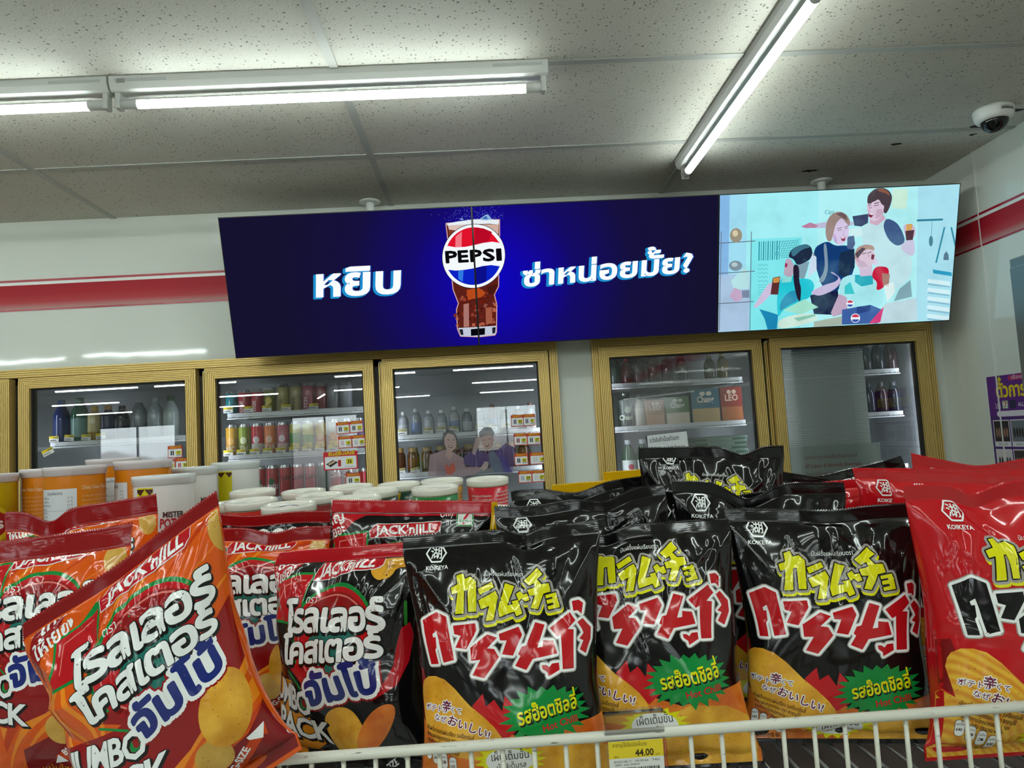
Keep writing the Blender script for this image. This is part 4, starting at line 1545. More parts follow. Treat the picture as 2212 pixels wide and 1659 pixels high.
# woman with long dark hair
pg([(850, 640), (892, 680), (896, 800), (820, 862), (832, 750)], '#c8dcee', 4.5)
pg([(720, 745), (830, 720), (810, 800), (780, 900), (730, 850)], '#7f9fae', 4.6)
pg([(555, 920), (600, 860), (690, 840), (700, 900), (760, 870), (850, 880), (885, 940), (840, 1050), (760, 1072), (600, 1162), (560, 1230), (545, 1100)], '#26c6d6', 5)
pg([(640, 1000), (720, 970), (760, 1060), (640, 1120), (570, 1180), (580, 1080)], '#2a90b4', 5.3)
pg([(600, 862), (680, 842), (670, 905), (580, 912)], '#8ce0dc', 5.4)
pg([(618, 700), (650, 688), (692, 740), (688, 850), (650, 862), (600, 842), (608, 770)], '#bba8bc', 5.5)
pg([(612, 735), (636, 740), (630, 775), (610, 770)], '#a02a54', 6)
pg([(638, 680), (660, 620), (720, 580), (800, 560), (846, 590), (858, 650), (830, 712), (720, 760), (690, 700)], '#1e2c44', 6)
pg([(660, 625), (720, 582), (800, 562), (845, 592), (760, 610), (680, 690)], '#3f7488', 6.3)
pg([(685, 740), (740, 760), (742, 900), (762, 960), (756, 1092), (725, 1050), (690, 900)], '#241e34', 6)
pln([(845, 640), (888, 655), (860, 668)], 6, '#2a3648', 6.5)
pg([(850, 990), (960, 932), (1070, 900), (1100, 860), (1015, 815), (1040, 812), (1112, 868), (1112, 912), (1062, 972), (930, 1032), (860, 1012)], '#c6b8da', 7)
pg([(440, 960), (490, 900), (527, 960), (500, 1012), (380, 1132), (330, 1142), (385, 1050)], '#cdbfdc', 5)
pg([(505, 868), (572, 855), (556, 1020), (488, 1018)], '#5c3030', 5.5)
pg([(508, 872), (568, 862), (560, 910), (510, 915)], '#d09048', 5.7)
# laughing boy in front
pg([(1110, 880), (1180, 840), (1280, 830), (1390, 840), (1440, 900), (1500, 980), (1480, 1140), (1180, 1132), (1100, 1010)], '#a6e8ee', 5)
pg([(1240, 838), (1400, 838), (1402, 920), (1300, 942), (1240, 902)], '#2cacbc', 5.3)
pg([(1150, 940), (1200, 900), (1240, 1010), (1150, 1010)], '#3fc8cc', 5.3)
pg([(1100, 1010), (1170, 1040), (1180, 1180), (1050, 1215), (1030, 1180)], '#c0a6c0', 5.4)
pg([(1400, 790), (1440, 758), (1530, 765), (1547, 820), (1502, 952), (1430, 982), (1440, 900), (1390, 860)], '#c51c3e', 5.5)
pg([(1480, 820), (1552, 830), (1540, 940), (1490, 930)], '#a8786c', 6)
pg([(1500, 930), (1580, 900), (1600, 990), (1530, 1080)], '#dff2f2', 6)
pg([(1272, 765), (1392, 740), (1392, 842), (1290, 852)], '#cfbcd6', 6)
pg([(1240, 690), (1290, 620), (1390, 605), (1422, 660), (1412, 722), (1370, 762), (1320, 782), (1268, 772), (1240, 735)], '#d8c4d4', 6.3)
pg([(1232, 690), (1240, 620), (1270, 580), (1330, 562), (1402, 574), (1412, 622), (1350, 602), (1290, 640), (1252, 700)], '#b0948a', 7)
pg([(1235, 650), (1300, 590), (1330, 600), (1260, 690)], '#574450', 7.2)
pg([(1385, 648), (1412, 660), (1402, 702), (1380, 695)], '#6c2638', 7)
pell(1262, 700, 16, 24, '#c8a8bc', 7)
pell(1420, 720, 22, 32, '#d4d2e8', 6.1)
pln([(1300, 650), (1335, 640)], 8, '#6a5058', 7.1)
pln([(1350, 640), (1380, 632)], 8, '#6a5058', 7.1)
pln([(1345, 650), (1370, 668), (1352, 676)], 6, '#b89aac', 7.1)
pg([(1268, 700), (1320, 720), (1360, 760), (1300, 772), (1265, 760)], '#c6b0c6', 6.4)
# table top things
pg([(1130, 1150), (1382, 1106), (1492, 1150), (1450, 1272), (1130, 1286)], '#3f62a4', 7)
pg([(1260, 1125), (1380, 1108), (1382, 1160), (1262, 1190)], '#2a4684', 7.2)
pg([(1510, 1095), (1790, 1040), (1802, 1240), (1450, 1272)], '#bfdae2', 8)
pg([(1440, 1190), (1502, 1120), (1472, 1262), (1370, 1276)], '#d23c7a', 8.2)
pg([(600, 1160), (790, 1060), (918, 1130), (760, 1192)], '#a2e2cc', 8)
pg([(560, 1250), (690, 1200), (880, 1180), (932, 1240), (760, 1300), (560, 1330)], '#cdeadc', 8)
pg([(700, 1230), (880, 1192), (900, 1210), (740, 1258)], '#8cc8b4', 8.2)
pg([(880, 1260), (1130, 1210), (1130, 1290), (880, 1310)], '#a8b8a8', 7.5)
pg([(390, 1150), (560, 1200), (550, 1330), (470, 1342), (440, 1240)], '#1e88b6', 7)
for cx, cy, r in ((1200, 1095, 34), (1250, 1226, 42)):
    pell(cx, cy, r, r, '#eef4fa', 9)
    pg([(cx - r * .85, cy - r * .2), (cx - r * .6, cy - r * .65), (cx, cy - r * .9), (cx + r * .6, cy - r * .65), (cx + r * .85, cy - r * .25), (cx, cy - r * .15)], '#d0405c', 9.3)
    pg([(cx - r * .85, cy + r * .3), (cx, cy + r * .25), (cx + r * .85, cy + r * .25), (cx + r * .5, cy + r * .75), (cx, cy + r * .9), (cx - r * .5, cy + r * .75)], '#3a5ab0', 9.3)

scr_lab = ['hanging screen with dark blue picture and one short white Thai word',
           'middle hanging screen with bright blue glow and a white Thai question',
           'hanging screen showing four laughing young people in a pale turquoise room']
for i in range(3):
    x0 = -1.5 * PW + i * PW
    cxp = x0 + PW / 2
    t = empty('television', TVC + Vector((cxp, 0, 0)), (TILT, 0, 0), scr_lab[i], 'screen', 'three screens hung in a row')
    h, w, bz = PH / 2, PW / 2, 0.0035
    mb = MB()
    mb.box(-w + 0.0008, w - 0.0008, 0.004, 0.045, -h, h, M_BLACK)
    for a in ((-w + 0.0008, -w + bz, -h, h), (w - bz, w - 0.0008, -h, h), (-w, w, -h, -h + bz), (-w, w, h - bz, h)):
        mb.box(a[0], a[1], -0.001, 0.006, a[2], a[3], M_BLACK)
    mb.build('bezel', t)
    MB().box(-w * 0.6, w * 0.6, 0.045, 0.07, -h * 0.6, h * 0.6, M_BLACK, 0.006).build('rear_housing', t)
    sb = MB()
    src_art = PIC if i == 2 else ART
    if i < 2:
        bm_, mp_ = blue_glow()
        gx = 0.10 if i == 0 else 0.0
        # bright centre of the picture lies near the glass of cola
        cxm = -0.42 - cxp
        mp_.inputs['Location'].default_value = (-cxm / 0.85, 0, 0.02)
        mp_.inputs['Scale'].default_value = (1 / 0.85, 1, 1 / 0.9)
        bm_.name = 'blue_picture_%s' % ('ab'[i])
        sb.box(-w + bz, w - bz, 0.0, 0.004, -h + bz, h - bz, bm_)
    else:
        sb.box(-w + bz, w - bz, 0.0, 0.004, -h + bz, h - bz, G('#a6ecf2'))
    V, keep, mats = clip_print(src_art, x0 + bz, x0 + PW - bz)
    Pm = np.column_stack([V[:, 0] - cxp, -0.0004 - V[:, 2] * 0.00008, -V[:, 1]])
    put(sb, Pm, [f for f, k in keep], [k for f, k in keep], mats)
    sb.build('screen', t)
for i, (fx, lab) in enumerate(((-0.459, 'white ceiling pole carrying the blue screens'), (1.521, 'white ceiling pole behind the screen with four laughing people'))):
    t = empty('screen_mount', (fx, 3.065, HC), label=lab, cat='screen mount', group='white screen poles')
    MB().lathe([(0, 0), (0.045, 0), (0.045, -0.004), (0.03, -0.008), (0.0, -0.008)], M_WHITE, 28).build('flange', t)
    MB().lathe([(0.017, -0.006), (0.017, -0.52), (0, -0.52)], M_WHITE, 20).build('pole', t)
    MB().tube([(0, 0, -0.40), (0, -0.06, -0.40), (0, -0.142, -0.395)], 0.014, M_STEEL).build('arm', t)


# ------------------------------------------------------------------ walk-in drink coolers
def frame_sweep(mb, x0, x1, z0, z1, prof, m, y, bottom=True):
    """mitred frame; prof: (distance inward, depth towards the viewer) points"""
    n = len(prof)
    V = []
    for cx, cz, sx, sz in ((x0, z0, 1, 1), (x1, z0, -1, 1), (x1, z1, -1, -1), (x0, z1, 1, -1)):
        V += [(cx + sx * a, y - d, cz + sz * a) for a, d in prof]
    F = []
    for s in range(4):
        if s == 0 and not bottom:
            continue
        e = (s + 1) % 4
        F += [(s * n + i, e * n + i, e * n + i + 1, s * n + i + 1) for i in range(n - 1)]
    mb.add(V, F, m)


def ridges(w, n, d0, dr):
    p = [(0, 0)]
    st = w / n
    for i in range(n):
        p += [(i * st, d0), (i * st + st * 0.72, d0), (i * st + st * 0.75, d0 - dr), (i * st + st * 0.96, d0 - dr)]
    p += [(w, d0), (w, -0.004)]
    return p


M_LINER = mat('cooler_liner', '#a9adae', 0.45)
M_DARKGAP = mat('dark_gap_strip', '#15110c', 0.5)  # dark of the open gaps around the doors, set in colour
M_LED = glow('#eaf4ff', 22.0)
M_SHELF = mat('white_wire_shelf', '#d6d8d8', 0.4)
DOORS = {}


def cooler(name, label, X0, X1, doors, shelves):
    t = empty(name, ((X0 + X1) / 2, YW, 0), label=label, cat='cooler', group='built-in drink coolers')
    ox = (X0 + X1) / 2
    lx = lambda x: x - ox
    mb = MB()
    frame_sweep(mb, lx(X0), lx(X1), 0.05, CTOP, ridges(0.036, 4, 0.024, 0.006), M_GOLD, 0)
    mb.build('frame', t)
    g = MB()
    xs = sorted({X0 + 0.036, X1 - 0.036} | {d for d in doors[1:-1]})
    g.box(lx(X0 + 0.036), lx(X1 - 0.036), 0.0, 0.03, CTOP - 0.066, CTOP - 0.036, M_DARKGAP)
    g.box(lx(X0 + 0.03), lx(X0 + 0.075), 0.0, 0.03, 0.06, CTOP - 0.036, M_DARKGAP).box(lx(X1 - 0.075), lx(X1 - 0.03), 0.0, 0.03, 0.06, CTOP - 0.036, M_DARKGAP)
    for d in doors[1:-1]:
        g.box(lx(d - 0.05), lx(d + 0.05), 0.0, 0.03, 0.06, CTOP - 0.036, M_DARKGAP)
    g.build('gap_strip', t)
    for d in doors[1:-1]:
        m2 = MB()
        m2.box(lx(d - 0.002), lx(d + 0.003), -0.016, 0.0, 0.06, CTOP - 0.052, M_GOLD).box(lx(d + 0.006), lx(d + 0.011), -0.016, 0.0, 0.06, CTOP - 0.052, M_GOLD)
        m2.build('mullion', t)
        MB().box(lx(d + 0.002), lx(d + 0.013), -0.02, -0.002, CTOP - 0.052, CTOP - 0.047, M_PLASTIC).box(lx(d + 0.019), lx(d + 0.03), -0.02, -0.002, CTOP - 0.052, CTOP - 0.047, M_PLASTIC).build('hinge', t)
    # inside
    b = MB()
    zb, zt, y1 = 0.06, CTOP - 0.03, 0.72
    b.box(lx(X0 + 0.02), lx(X1 - 0.02), y1 - 0.03, y1, zb, zt, M_LINER).box(lx(X0 + 0.02), lx(X0 + 0.04), 0.03, y1, zb, zt, M_LINER).box(lx(X1 - 0.04), lx(X1 - 0.02), 0.03, y1, zb, zt, M_LINER)
    b.box(lx(X0 + 0.02), lx(X1 - 0.02), 0.03, y1, zt - 0.02, zt, M_LINER).box(lx(X0 + 0.02), lx(X1 - 0.02), 0.03, y1, zb, zb + 0.03, M_LINER)
    b.build('liner', t)
    edges = [X0 + 0.045] + list(doors[1:-1]) + [X1 - 0.045]
    for i in range(len(doors) - 1):
        a, c = doors[i], doors[i + 1]
        d0, d1 = (a + 0.016 if i else a), (c - 0.016 if i == len(doors) - 2 else c - 0.022)
        dr = MB()
        frame_sweep(dr, lx(d0), lx(d1), 0.10, CTOP - 0.040, ridges(0.045, 6, 0.042, 0.006), M_GOLD, 0.0)
        door = dr.build('door', t)
        gk = MB()
        gw = 0.005
        for q in ((d0 + 0.045, d0 + 0.045 + gw, 0.145, CTOP - 0.085), (d1 - 0.045 - gw, d1 - 0.045, 0.145, CTOP - 0.085)):
            gk.box(lx(q[0]), lx(q[1]), -0.03, 0.0, q[2], q[3], M_GASKET)
        gk.box(lx(d0 + 0.045), lx(d1 - 0.045), -0.03, 0.0, CTOP - 0.085 - gw, CTOP - 0.085, M_GASKET)
        gk.build('gasket', door)
        MB().box(lx(d0 + 0.046), lx(d1 - 0.046), -0.022, -0.018, 0.145, CTOP - 0.086, M_GLASS).build('glass', door)
        for zz in shelves[i]:
            s = MB()
            sx0, sx1 = lx(d0 + 0.035), lx(d1 - 0.04)
            s.box(sx0, sx1, 0.118, 0.124, zz - 0.006, zz + 0.012, M_SHELF)
            s.box(sx0, sx1, 0.122, 0.60, zz - 0.004, zz, M_SHELF)
            s.tube([(sx0, 0.112, zz - 0.012), (sx1, 0.112, zz - 0.012)], 0.0032, M_SHELF, 6)
            for q in np.arange(sx0 + 0.02, sx1, 0.024):
                s.box(q, q + 0.003, 0.112, 0.6, zz - 0.010, zz - 0.004, M_SHELF)
            s.build('shelf', t)
    for i in range(len(doors)):
        x = (X0 + 0.045) if i == 0 else (X1 - 0.05) if i == len(doors) - 1 else doors[i]
        led = MB()
        led.box(lx(x - 0.012), lx(x + 0.012), 0.034, 0.05, 0.2, CTOP - 0.12, M_LINER)
        led.box(lx(x - 0.010), lx(x + 0.010), 0.0502, 0.053, 0.25, CTOP - 0.15, M_LED)
        led.build('light_strip', t)
    return t


cooler('drink_cooler', 'long gold-framed glass door cooler with canned drinks, between white wall and white pillar', CA0, CA1,
       [CA0 + 0.03, -1.958 - 0.016, -1.2 - 0.004, -0.462 + 0.004, 0.285], [[1.59, 1.40, 1.2], [1.593, 1.40, 1.2], [1.676, 1.492, 1.30], [1.537, 1.37, 1.18]])
cooler('beer_cooler', 'gold-framed cooler with beer and a lowered blind, between white pillar and corner', CB0, CB1,
       [CB0 + 0.026, 1.222, CB1 - 0.028], [[1.715, 1.52, 1.28], [1.715, 1.52, 1.28]])


# ---- cans and bottles
def can_mesh(cols, h=0.115, r=0.0265, word=None, wcol='#e8e8e4', blob=None):
    """cols: list of (height fraction, colour) from the bottom"""
    mb = MB()
    prof, ms = [(0.0, 0.002), (r * 0.72, 0.0), (r * 0.8, 0.003), (r, 0.012)], [M_ALU, M_ALU, M_ALU]
    f0 = 0.0
    for f, c in cols:
        prof.append((r, 0.012 + (h - 0.026) * f))
        ms.append(gloss(c))
    prof += [(r * 0.84, h - 0.003), (r * 0.86, h), (r * 0.8, h), (r * 0.78, h - 0.003), (0, h - 0.003)]
    ms += [M_ALU] * 5
    mb.lathe(prof, M_ALU, 24, mats=ms)
    P = Print()
    if blob:
        P.ellipse(0, -h * 0.5, r * 0.55, r * 0.6, gloss(blob), 0, n=18)
    if word:
        w, x, y, hh, rot = word
        P.text(w, x, y, hh, gloss(wcol), 1, rot=rot, bold=0.03, align='c')
    if P.n:
        V, F, K, mats = P.cut(np.arange(-0.05, 0.05, 0.006), [])
        a = -PI / 2 + V[:, 0] / r
        rr = r + 0.0002 + V[:, 2] * 0.0002
        put(mb, np.column_stack([rr * np.cos(a), rr * np.sin(a), -V[:, 1]]), F, K, mats)
    return mb


def can(cols, x, z, label, group, y=3.285, h=0.115, r=0.0265, word=None, wcol='#e8e8e4', blob=None, rot=0.0):
    o = can_mesh(cols, h, r, word, wcol, blob).build('drink_can')
    o.location = (x, y, z)
    o.rotation_euler.z = rot
    return tag(o, label, 'can', group)


def price_tag(x, z, label, group, y=3.235, w=0.041, h=0.026, tilt=0.0, rot=0.0, yel='#d8c21c'):
    P = Print()
    P.rect(-w / 2, -h / 2, w / 2, h / 2, paper('#d8d8d2'), 0)
    P.rect(-w / 2, -h / 2, w / 2, -h * 0.08, paper(yel), 1)
    P.text('%d.00' % (10 + (abs(hash((round(x, 2), round(z, 2)))) % 40)), w * 0.46, -h * 0.12, h * 0.36, paper('#3a3320'), 2, align='r', bold=0.02)
    for i in range(12):
        P.rect(-w * 0.42 + i * w * 0.055, h * 0.12, -w * 0.42 + i * w * 0.055 + w * 0.03, h * 0.36, paper('#6a6a66'), 2)
    mb = MB().box(-w / 2, w / 2, 0, 0.0008, -h / 2, h / 2, paper('#d8d8d2'))
    P.flat(mb, 0, 0, -0.0002)
    o = mb.build('price_tag')
    o.location = (x, y, z)
    o.rotation_euler = (-tilt, rot, 0)
    return tag(o, label, 'price tag', group)


ORD = ['first', 'second', 'third', 'fourth', 'fifth', 'sixth', 'seventh', 'eighth', 'ninth', 'tenth', 'eleventh', 'twelfth']
gC = 'slim cans in the third cooler door'
row1 = [('teal', [(1, '#157a82')], .115, ('ICE', '#bfe0e0')), ('red', [(1, '#b02c3c')], .118, ('VERSE', '#e6c0c0')), ('crimson', [(1, '#b43444')], .118, ('VERSE', '#e6c0c0')), ('olive green', [(1, '#6e7420')], .122, ('TEA', '#e8d870')),
        ('pale gold', [(1, '#a89c58')], .134, ('OYO', '#4a4020')), ('beige', [(1, '#a49668')], .134, ('COCO', '#4a4020')), ('rose', [(1, '#a85868')], .134, ('LYCH', '#f0d8d8')), ('dark red', [(1, '#8c4048')], .128, None), ('grey', [(1, '#8a8890')], .128, None), ('silver', [(1, '#9a9ca2')], .128, None)]
for i, (nm, cols, h, wd) in enumerate(row1):
    x = -1.146 + 0.0563 * i + (0.003 if i > 3 else 0)
    can(cols, x, 1.676, '%s slim can, %s in the top can row from the hinge' % (nm, ORD[i]), gC + ', top row', h=h,
        word=(wd[0], 0, -h * 0.28, 0.024, R(90)) if wd else None, wcol=wd[1] if wd else '#ffffff', blob='#d8c040' if nm == 'olive green' else None)
row2 = [('golden', [(0.6, '#b8863a'), (1, '#c8962c')], '#d8a860', 'NC'), ('lime green', [(0.55, '#7c8a30'), (1, '#8a9a28')], '#d8dcb0', 'TH'), ('red and white', [(0.38, '#cfc8c4'), (1, '#c01c2c')], '#e0d0d0', 'SQ'),
        ('orange', [(0.4, '#c07a4a'), (1, '#d0702a')], '#e0b8a0', 'SOA'), ('pink', [(0.35, '#c8a0a0'), (1, '#b85a6a')], '#e8d4d4', 'CH'), ('green and yellow', [(0.68, '#4a8e30'), (1, '#c0b830')], None, 'SPR'),
        ('light green', [(0.6, '#6aa038'), (1, '#c8c858')], None, 'SPR'), ('amber', [(0.55, '#c0742c'), (1, '#c8a840')], '#d8b070', 'SPR'), ('orange and silver', [(0.5, '#c88a4a'), (1, '#b8b4a8')], '#d8a050', 'SPR'), ('silver grey', [(1, '#9c9ea4')], None, None), ('violet', [(1, '#6a6088')], None, None)]
for i, (nm, cols, bl, wd) in enumerate(row2):
    x = -1.150 + 0.0566 * i
    can(cols, x, 1.492, '%s slim can, %s in the middle can row from the hinge' % (nm, ORD[i]), gC + ', middle row', h=.148, blob=bl,
        word=(wd, 0, -0.03, 0.03, 0) if wd else None, wcol='#c8b8a0' if i < 5 else '#d8c020')
row3 = [('red watermelon', '#b8202c', 'แฟน'), ('red watermelon', '#b8202c', 'แฟน'), ('red', '#b41a24', None), ('red', '#b41a24', None), ('red', '#b41a24', None), ('dark green', '#12401e', None), ('red', '#a81820', None), ('red', '#a81820', None), ('red', '#a81820', None)]
for i, (nm, c, wd) in enumerate(row3):
    x = -1.032 + 0.0563 * i
    hh = .148 if i < 6 else .112
    can([(1, c)], x, 1.302, '%s slim can, %s in the lowest can row' % (nm, ORD[i]), gC + ', lowest row', h=hh,
        word=(wd, 0.004, -0.045, 0.03, 0) if wd else (('Cola', 0, -0.08, 0.03, R(8)) if i in (2, 3, 4, 6, 7) else None), wcol='#e8ece8' if wd else ('#5c1016' if i < 6 else '#e0d0d0'), blob='#1c5a2c' if wd else None)
for i, x in enumerate((-1.147, -1.058, -0.978, -0.893, -0.772)):
    price_tag(x, 1.704 - 0.001 * i, 'yellow-topped price tag under the top can row, %s from the hinge' % ORD[i], 'price tags under the top can row')
for i in range(9):
    price_tag(-1.152 + 0.0572 * i, 1.514 - 0.0004 * i, 'yellow-topped price tag under the middle can row, %s from the hinge' % ORD[i], 'price tags under the middle can row')


def bottle_prof(h, r, neck=0.35):
    return [(0, 0), (r * 0.9, 0), (r, 0.006), (r, h * (1 - neck) * 0.95), (r * 0.85, h * (1 - neck * 0.75)), (r * 0.42, h * (1 - neck * 0.35)), (r * 0.38, h - 0.018)]


def bottle(name, col, h, r, x, z, label, group, lab=None, cap='#c8c8c4', y=3.29, neck=0.35, capr=None):
    t = empty(name, (x, y, z), label=label, cat='bottle', group=group)
    MB().lathe(bottle_prof(h, r, neck), mat('bottle_' + col, col, 0.08, spec=0.6), 24).build('body', t)
    cr = r * 0.44 if capr is None else capr
    MB().lathe([(cr, h - 0.02), (cr, h - 0.001), (cr * 0.9, h), (0, h)], gloss(cap), 18).build('cap', t)
    if lab:
        z0, z1, c, txt, tc_, dot = lab
        lb = MB().lathe([(r + 0.0004, h * z0), (r + 0.0004, h * z1)], gloss(c), 24)
        P = Print()
        zc = -(h * (z0 + z1) / 2)
        if dot:
            P.ellipse(0.004, zc - h * 0.07, r * 0.42, r * 0.42, gloss(dot), 1, n=18)
        if txt:
            P.text(txt, 0, zc + r * 0.9, r * 0.85, gloss(tc_), 2, bold=0.03, align='c')
        if P.n:
            V, F, K, mats = P.cut(np.arange(-0.06, 0.06, 0.006), [])
            a = -PI / 2 + V[:, 0] / r
            rr = r + 0.0007 + V[:, 2] * 0.0002
            put(lb, np.column_stack([rr * np.cos(a), rr * np.sin(a), -V[:, 1]]), F, K, mats)
        lb.build('paper_label', t)
    return t


gB = 'bottles in the second cooler door'
for i, (nm, c, h, r, x, lab, cap) in enumerate([('dark blue', '#1a2a5c', .20, .034, -1.90, (.1, .55, '#22305e', None, None, None), '#20386c'), ('green', '#2c5a44', .205, .036, -1.82, (.15, .55, '#6a8c86', None, None, None), '#3a6a50'),
                                                ('amber', '#9a7a2c', .165, .030, -1.755, (.3, .75, '#b8a870', None, None, '#d0c8a0'), '#c8a030'), ('navy', '#141c38', .165, .032, -1.695, (.2, .7, '#1a2446', None, None, None), '#b08040'),
                                                ('black', '#0c1018', .160, .032, -1.635, (.2, .6, '#1c2030', None, None, None), '#202428'), ('grey', '#70767c', .19, .033, -1.56, None, '#9aa0a4'), ('clear grey', '#8c9498', .19, .033, -1.49, None, '#9aa0a4'), ('pale', '#9aa4a0', .19, .033, -1.42, None, '#3c5c44')]):
    bottle('drink_bottle', c, h, r, x, 1.593, '%s bottle, %s on the shelf of the second cooler door' % (nm, ORD[i]), gB, lab, cap)
for i, x in enumerate((-1.903, -1.838, -1.765, -1.702)):
    price_tag(x, 1.619 + 0.002 * (i % 2), 'yellow-topped price tag below the blue and green bottles, %s from the hinge' % ORD[i], 'price tags below the bottles', rot=R((0, 6, 3, -4)[i]))
price_tag(-1.846, 1.562, 'crooked yellow price tag stuck alone on the glass near the orange canisters', None, y=3.095, w=0.047, h=0.026, rot=R(28 - 52))
gD = 'bottles in the fourth cooler door'
for i in range(11):
    x = -0.385 + 0.0575 * i
    c = ['#8c8f94', '#7c8086', '#90949a', '#8a9096', '#96989c', '#6c7078', '#8c8e90', '#7a6a6a', '#6e7468', '#62705c', '#787c80'][i]
    bottle('drink_bottle', c, .118 + 0.012 * (i % 3 == 1), .024, x, 1.537, 'small grey bottle, %s on the upper shelf above the two-person sticker' % ORD[i], gD + ', upper shelf', (.15, .5, ['#a8aaa8', '#6a7a9c', '#a0a4a6'][i % 3], None, None, None), '#7c5a4a' if i in (7, 10) else '#c4c6c4')
    if i % 2 == 0 or i in (3, 7):
        price_tag(x, 1.563, 'faded price tag under the %s small grey bottle' % ORD[i], 'faded price tags in the fourth cooler door', yel='#b8b078')
for i in range(10):
    x = -0.41 + 0.0625 * i
    c = ['#3a2416', '#4a2e14', '#54320f', '#3c2a1a', '#40281a', '#3a2416', '#2c2420', '#38241c', '#3c2018', '#40281c'][i]
    bottle('coffee_bottle', c, .122, .027, x, 1.37, 'brown gold-capped bottle, %s on the shelf behind the two-person sticker' % ORD[i], gD + ', lower shelf', (.2, .62, ['#4a2a18', '#6a4018', '#5a4a30'][i % 3], None, None, None), '#8a7440', neck=.25, capr=.02)
    if i in (0, 1, 7):
        price_tag(x + 0.01, 1.39, 'tilted price tag under the %s brown coffee bottle' % ORD[i], 'price tags under the coffee bottles', yel='#b8b078', rot=R(-8))

# beer cooler: first door
gE = 'bottles in the beer cooler'
for i, (x, c, h, cap) in enumerate(((0.585, '#3a4a44', .15, '#8c2a30'), (0.645, '#5a2a2c', .13, '#a83038'), (0.70, '#6c6460', .14, '#b04048'), (0.77, '#7a6a60', .15, '#8c8078'), (0.83, '#6a5a66', .14, '#8c5060'), (0.90, '#5c5660', .13, '#5a5a60'), (1.03, '#4a463c', .12, '#8a7448'), (1.09, '#6a5a38', .13, '#c0b080'))):
    bottle('liquor_bottle', c, h, .026, x, 1.715, 'dim liquor bottle, %s on the top shelf of the beer cooler' % ORD[i], gE + ', top shelf', None, cap)
bottle('beer_bottle', '#0c1e16', .165, .036, 0.627, 1.52, 'large dark green beer bottle with oval label near the white pillar', None, (.12, .78, '#16281e', 'Chang', '#c8ccb8', '#9aa890'), '#26382e', neck=.22, capr=.022)
bottle('beer_bottle', '#b8aea0', .15, .028, 0.69, 1.52, 'pale grey bottle beside the large dark green beer bottle', None, (.1, .6, '#c8c2b4', None, None, None), '#8a8478')
for i, (x, dot) in enumerate(((0.627, '#c03050'), (0.692, None), (0.757, '#c03050'))):
    bottle('soju_bottle', '#1c4a2a', .19, .031, x, 1.28, ['green soju bottle with red dot on its white label, nearest the pillar', 'green soju bottle with plain white label beside the red-dot bottle', 'green soju bottle behind the black bag, third from the pillar'][i], 'soju bottles', (.06, .52, '#d4d8d2', '태양', '#2c2c2c', dot), '#b8bcc0')


def carton(x0, x1, z0, z1, cols, label, word=None, y0=3.262, dy=0.16, wc='#e8e0d0', group='beer cartons in the cooler'):
    t = empty('beer_carton', ((x0 + x1) / 2, y0 + dy / 2, z0), label=label, cat='carton', group=group)
    w, h = x1 - x0, z1 - z0
    mb = MB().box(-w / 2, w / 2, -dy / 2, dy / 2, 0, h, gloss(cols[0]), 0.003)
    P = Print()
    if len(cols) > 1:
        P.rect(-w / 2 + 0.003, -h * 0.45, w / 2 - 0.003, -0.004, gloss(cols[1]), 0)
    if word:
        P.textw(word, 0, -h * 0.62, w * 0.6, h * 0.24, gloss(wc), 1, align='c', bold=0.03)
        P.ellipse(-w * 0.1, -h * 0.86, w * 0.1, h * 0.06, gloss(wc), 1, n=14)
        P.ellipse(w * 0.13, -h * 0.86, w * 0.1, h * 0.06, gloss(wc), 1, n=14)
    if P.n:
        P.flat(mb, 0, 0, -dy / 2 - 0.0004)
    mb.build('box', t)
    return t


carton(0.925, 1.055, 1.52, 1.683, ['#2a6478', '#c4a674'], 'blue and cream beer carton beside the red carton', 'Chang')
carton(1.06, 1.16, 1.52, 1.685, ['#8c2a26', '#a8643c'], 'dark red beer carton on the cooler shelf', 'LEO', wc='#e8c8b0')
carton(0.715, 0.80, 1.52, 1.645, ['#b08868', '#c89a78'], 'salmon beer carton behind the hanging plastic sheet', 'LEO', wc='#e8d4c0')
carton(0.805, 0.915, 1.52, 1.655, ['#5c7a4c', '#d8c8b0'], 'green-topped cream beer carton behind the hanging plastic sheet', 'Chang', wc='#d8d8c8')
for i in range(9):
    mb = MB().box(-0.12, 0.12, -0.1, 0.1, 0, 0.0095, gloss('#5d7266'), 0.001).box(-0.12, -0.05 - 0.01 * (i % 3), -0.1006, -0.0995, 0.001, 0.006, gloss('#2c4434')).box(0.05 + 0.012 * (i % 2), 0.12, -0.1006, -0.0995, 0.001, 0.006, gloss('#2c4434'))
    o = mb.build('flat_carton')
    o.location = (1.045 + 0.004 * (i % 3), 3.37, 1.2805 + 0.0202 * i)
    if i:
        o.location.z = 1.2805 + 0.0202 * i
    o.scale.z = 2.1
    tag(o, 'flat green-striped carton, %s from the top of the stack in the beer cooler' % ORD[8 - i], 'carton', 'flat green cartons')


def notice(name, label, cat, x0, x1, z0, z1, y, lines, bg='#d4d8da', ink='#2c3038', rot=0.0, group=None):
    w, h = x1 - x0, z1 - z0
    mb = MB().box(-w / 2, w / 2, 0, 0.0008, -h / 2, h / 2, paper(bg))
    P = Print()
    for s, x, yy, hh, wd, c in lines:
        P.textw(s, -w / 2 + x * w, -h / 2 + yy * h, wd * w, hh * h, paper(c or ink), 1, bold=0.01)
    P.flat(mb, 0, 0, -0.0002)
    o = mb.build(name)
    o.location = ((x0 + x1) / 2, y, (z0 + z1) / 2)
    o.rotation_euler.y = rot
    return tag(o, label, cat, group)


